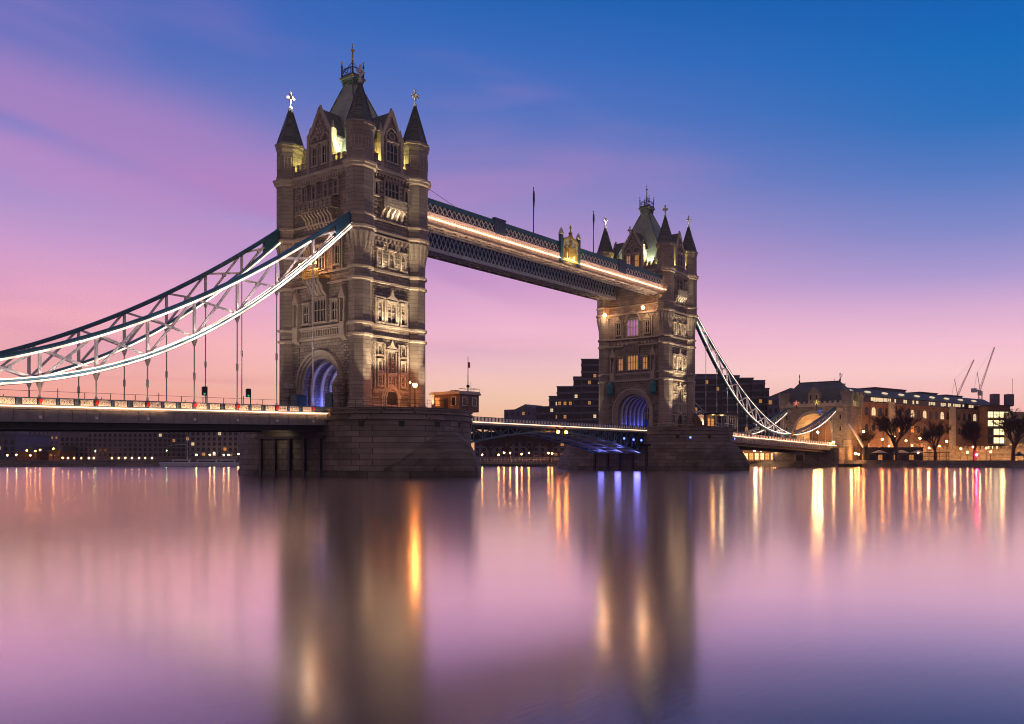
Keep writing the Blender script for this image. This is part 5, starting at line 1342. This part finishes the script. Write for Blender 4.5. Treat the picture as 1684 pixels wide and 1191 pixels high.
lamp_row([1510, 1591, 1629], [745, 744, 743], 281, 'lampy', 'small wharf lamp before the castle wall, from the left', 'wharf lamps before the castle wall', .2)
lamp_row([1648], [726], 300, 'lampy', 'bright lamp below the lit glass office', 'lamp under the lit office', .4)
lamp_row([1434, 1462, 1484, 1500, 1528, 1545, 1580, 1600, 1622], [738, 734, 737, 733, 737, 734, 738, 735, 737], 294, 'lampo', 'low orange lamp behind the wharf trees, from the left', 'low lamps behind the wharf trees', .22)
lamp_row([1606], [748], 279.0, 'lampr', 'red lamp on the wharf by the castle wall', 'red lamp', .16)
for u in (1526, 1570, 1612, 1652, 1690):
    x, y = W(u, 292); light('POINT', (x, y, 2.6), 1900, ORANGE, .3)
for u in (1400, 1440, 1480, 1540, 1590): x, y = W(u, 293 + (u - 1400) * .2); light('POINT', (x, y, 4.5), 5200, (1, .46, .15), .3)
light('POINT', (183.5, -2.0, 12.0), 2600, ORANGE, .4); light('POINT', (190, 3.0, 12.0), 2600, ORANGE, .4)
light('SPOT', (174.0, -22, 3.0), 5000, ORANGE, .3, (184, -12.5, 6), 70)
light('POINT', (178.0, -15.5, 7.5), 900, ORANGE, .3); light('SPOT', (170, -6, 10), 1500, (1, .6, .3), .3, (182, -6, 18), 90)
light('POINT', (187, -14.5, 22.8), 150, YEL, .3)
x, y = W(1243, 292); light('POINT', (x, y, 5), 1500, (1, .7, .35), .3)
x, y = W(850, 303); light('POINT', (x, y, 4), 900, ORANGE, .3)

# quay railing under the opening span
a, b_ = W(785, 320), W(925, 306)
o = empty('quay_railing', (0, 0, 0)); tag(o, 'white quay railing under the opening span', 'railing')
mbp = MB(); mbr = MB()
for i in range(25):
    q = i / 24; x, y = a[0] + (b_[0] - a[0]) * q, a[1] + (b_[1] - a[1]) * q
    mbp.tube((x, y, 1.7), (x, y, 3.0), .07, n=4)
for z in (2.3, 3.0): mbr.tube((*a, z), (*b_, z), .06, n=4)
mbp.build('post', 'white', o); mbr.build('rail', 'white', o)

# moored boats on the left bank
def boat(u, d, L_, rz, label, mast=True):
    x, y = W(u, d); r = empty('moored_boat', (x, y, 0), rz); tag(r, label, 'boat', 'boats moored on the left')
    h = MB(); n = 9; vs = []
    for k, (zz_, s_) in enumerate(((-.5, .55), (.25, .9), (1.25, 1.0))):
        for i in range(n + 1):
            q = -1 + 2 * i / n; w_ = (1 - abs(q) ** 2.6) * L_ * .14 * s_; vs.append((q * L_ / 2 * (.9 + .05 * k), -w_ - .02, zz_ + .25 * q * q))
        for i in range(n + 1):
            q = 1 - 2 * i / n; w_ = (1 - abs(q) ** 2.6) * L_ * .14 * s_; vs.append((q * L_ / 2 * (.9 + .05 * k), w_ + .02, zz_ + .25 * q * q))
    m_ = 2 * (n + 1)
    h.add(vs, [(k * m_ + i, k * m_ + (i + 1) % m_, (k + 1) * m_ + (i + 1) % m_, (k + 1) * m_ + i) for k in range(2) for i in range(m_)] + [tuple(2 * m_ + i for i in range(m_))])
    h.build('hull', 'boat', r)
    c = MB(); c.box(-L_ * .2, L_ * .15, -L_ * .08, L_ * .08, 1.2, 2.3); c.box(-L_ * .22, L_ * .17, -L_ * .09, L_ * .09, 2.3, 2.42); cabin = c.build('cabin', 'boat', r)
    c = MB(); c.box(-L_ * .18, L_ * .13, -L_ * .083, L_ * .083, 1.6, 2.0); c.build('window', 'glass', cabin)
    if mast: c = MB(); c.tube((L_ * .1, 0, 1.2), (L_ * .1, 0, L_ * 1.05), .1, .05, 5); c.tube((L_ * .1, 0, L_ * .55), (-L_ * .3, 0, L_ * .52), .06, n=4); c.tube((L_ * .1, 0, L_ * .3), (L_ * .45, 0, L_ * .34), .04, n=4); c.build('mast', 'white', r)
boat(300, 290, 14, R(-35), 'white sailing boat with tall mast moored left of the nearer pier')
boat(343, 293, 17, R(-35), 'white motor cruiser moored right of the sailing boat', False)
boat(376, 294, 13, R(-33), 'small white cruiser moored closest to the pier', False)

# cranes
def crane(u, d, v_base, v_cab, u_tip, v_tip, v_back, u_back, label, scale=1.0, arm2=None):
    x, y = W(u, d); z0 = 1.7; zc = ZH(v_cab, d); r = empty('tower_crane', (x, y, z0)); tag(r, label, 'crane', 'construction cranes')
    b = MB(); s = .8 * scale
    H = zc - z0
    for dx in (-s, s):
        for dy in (-s, s): b.tube((dx, dy, 0), (dx, dy, H), .12 * scale, n=4)
    n = int(H / (2.5 * scale))
    for i in range(n):
        for sg in (-1, 1): b.tube((-s, sg * s, H * i / n), (s, sg * s, H * (i + 1) / n), .07 * scale, n=3); b.tube((sg * s, -s, H * i / n), (sg * s, s, H * (i + 1) / n), .07 * scale, n=3)
    b.build('mast', 'craned', r)
    tx, ty = W(u_tip, d); tz = ZH(v_tip, d) - z0; tip = Vector((tx - x, ty - y, tz)); base = Vector((0, 0, H))
    b = MB(); side = (tip - base).normalized().cross(Vector((0, 0, 1))).normalized() * .7 * scale; upn = side.cross((tip - base).normalized()) * 1.2
    n = 14
    for k in range(n):
        p0 = base + (tip - base) * k / n; p1 = base + (tip - base) * (k + 1) / n; f0 = 1 - .6 * k / n; f1 = 1 - .6 * (k + 1) / n
        for sg in (-1, 1): b.tube(p0 + side * sg * f0, p1 + side * sg * f1, .09 * scale, n=3); b.tube(p0 + side * sg * f0, p1 + upn * f1, .06 * scale, n=3)
        b.tube(p0 + upn * f0, p1 + upn * f1, .09 * scale, n=3)
    b.build('jib', 'craned', r)
    bx_, by_ = W(u_back, d); bk = Vector((bx_ - x, by_ - y, ZH(v_back, d) - z0))
    b = MB(); b.beam(base, bk, 1.0 * scale, .5 * scale); b.box(bk.x - 1.4 * scale, bk.x + 1.4 * scale, bk.y - 1.2 * scale, bk.y + 1.2 * scale, bk.z - 1.3 * scale, bk.z + .6 * scale); b.build('counter_jib', 'boat', r)
    b = MB(); ap = base + Vector((0, 0, 0)) - (bk - base) * -.5 + Vector((0, 0, 9 * scale)); b.tube(base, ap, .14 * scale, n=4); b.tube(ap, tip, .04 * scale, n=3); b.tube(ap, bk, .06 * scale, n=3)
    b.box(-1.2 * scale, 1.2 * scale, -1 * scale, 1 * scale, H - 2.2 * scale, H); b.build('cab', 'boat', r)
crane(1575, 560, 655, 652, 1602, 592, 653, 1565, 'red luffing crane with jib leaning right, left of the pair', 1.3)
crane(1612, 540, 655, 643, 1636, 571, 641, 1602, 'tallest luffing crane above the right-hand roofs', 1.3)
crane(1374, 620, 655, 640, 1386, 615, 641, 1370, 'distant small crane peeping over the gate tower', .9)

# trees
def grow_tree(seed, H, spread, levels=6, twig=.045):
    rg = random.Random(seed); tr = MB(); cr = MB()
    def br(p, d, L_, r0, lv):
        q = p + d * L_; (tr if lv > levels - 3 else cr).tube(p, q, r0, r0 * .68, 5 if lv > levels - 2 else 3)
        if lv == 0: return
        n = rg.choice((3, 3, 4)) if lv > 1 else 4
        for k in range(n):
            ax_ = Vector((rg.gauss(0, 1), rg.gauss(0, 1), rg.gauss(0, .5))).normalized()
            nd = (d + ax_ * rg.uniform(.55, 1.0) * spread + Vector((0, 0, .12))).normalized()
            s_ = rg.uniform(.3, 1.0) if k else 1
            br(p + d * L_ * s_, nd, L_ * rg.uniform(.66, .82), max(twig * .6, r0 * .62), lv - 1)
    br(Vector((0, 0, 0)), Vector((rg.uniform(-.08, .08), rg.uniform(-.08, .08), 1)).normalized(), H * .27, H * .035, levels)
    return tr.mesh('trunk', 'bark'), cr.mesh('crown', 'bark')
TM = [grow_tree(s, 16, w_, 7, .02) for s, w_ in ((3, .74), (11, .92), (23, .82))]
def tree(u, d, vtop, label, k, wide=1.0, grp='bare trees on the right wharf'):
    x, y = W(u, d); r = empty('bare_tree', (x, y, 1.7), rnd.uniform(0, 6)); tag(r, label, 'tree', grp)
    hz = max(v.co.z for v in TM[k][1].vertices); h = ZH(vtop, d) - 1.7; s = h / hz; r.scale = (s * wide, s * wide, s)
    put(TM[k][0], 'trunk', r); put(TM[k][1], 'crown', r)
tree(1475, 280, 664, 'largest bare tree on the wharf, in front of the arcaded office', 0)
tree(1538, 281, 686, 'bare tree over the timber pergola', 1, .95)
tree(1603, 281, 686, 'bare tree in front of the castle wall, below the cranes', 2, 1.0)
tree(1666, 281, 668, 'bare tree at the right edge before the lit glass office', 0, 1.1)
tree(1418, 292, 700, 'small bare tree beside the gangway', 1, .9)
tree(806, 325, 706, 'bare tree farthest left behind the quay lamps under the opening span', 1, 1.2, 'trees behind the quay lamps')
tree(838, 328, 704, 'wide bare tree second from left under the opening span', 2, 1.3, 'trees behind the quay lamps')
tree(872, 330, 702, 'wide bare tree third from left under the opening span', 0, 1.3, 'trees behind the quay lamps')
tree(905, 322, 706, 'bare tree right behind the far pier edge', 1, 1.2, 'trees behind the quay lamps')
tree(1232, 306, 722, 'bare tree behind the restaurant under the right span', 2, 1.1, 'trees behind the quay lamps')
tree(78, 380, 728, 'bare tree behind the orange lit house on the left bank', 0, 1.3, 'trees on the left bank')
tree(40, 378, 730, 'bare tree left of the orange shed', 2, 1.4, 'trees on the left bank')
r, L, h = warehouse('quay_terrace', 780, 930, 712, 350, 'concrete', 'low dark terrace behind the trees under the opening span', 14, 4, .08, 12, None)
# moored pontoon below under the opening span
o = empty('pontoon', (*W(842, 292), 0), math.atan2(b_[1] - a[1], b_[0] - a[0])); tag(o, 'long low landing stage below the quay under the opening span', 'pontoon')
MB().box(-13, 13, -1.8, 1.8, -.4, .8).build('hull', 'dark', o)
b = MB()
for i in range(27): b.tube((-13 + i, -1.7, .8), (-13 + i, -1.7, 1.8), .035, n=4)
b.tube((-13, -1.7, 1.8), (13, -1.7, 1.8), .04, n=4); b.build('railing', 'white', o)
for q in range(3): strip_fill(5.8 + 70.7 * (q + .5) / 3, -10.1, 41.7, 23, 300, (-9.2, 42.4), (1, .50, .26))
for q in range(3): strip_fill(5.8 + 70.7 * (q + .5) / 3, -9.0, 40.3, 23, 200, (-7.5, 41.2), (1, .60, .36))
# ---------------------------------------------------------------- evening haze
hz_m = bpy.data.materials.new('haze'); hz_m.use_nodes = True; n_ = hz_m.node_tree.nodes; n_.clear()
pv = n_.new('ShaderNodeVolumePrincipled'); pv.inputs['Color'].default_value = (1.0, .82, .88, 1); pv.inputs['Density'].default_value = .00016
mo = n_.new('ShaderNodeOutputMaterial'); hz_m.node_tree.links.new(pv.outputs[0], mo.inputs['Volume'])
hb = MB().box(-450, 900, -700, 960, -2.6, 90); tag(hb.build('haze', hz_m), kind='stuff')
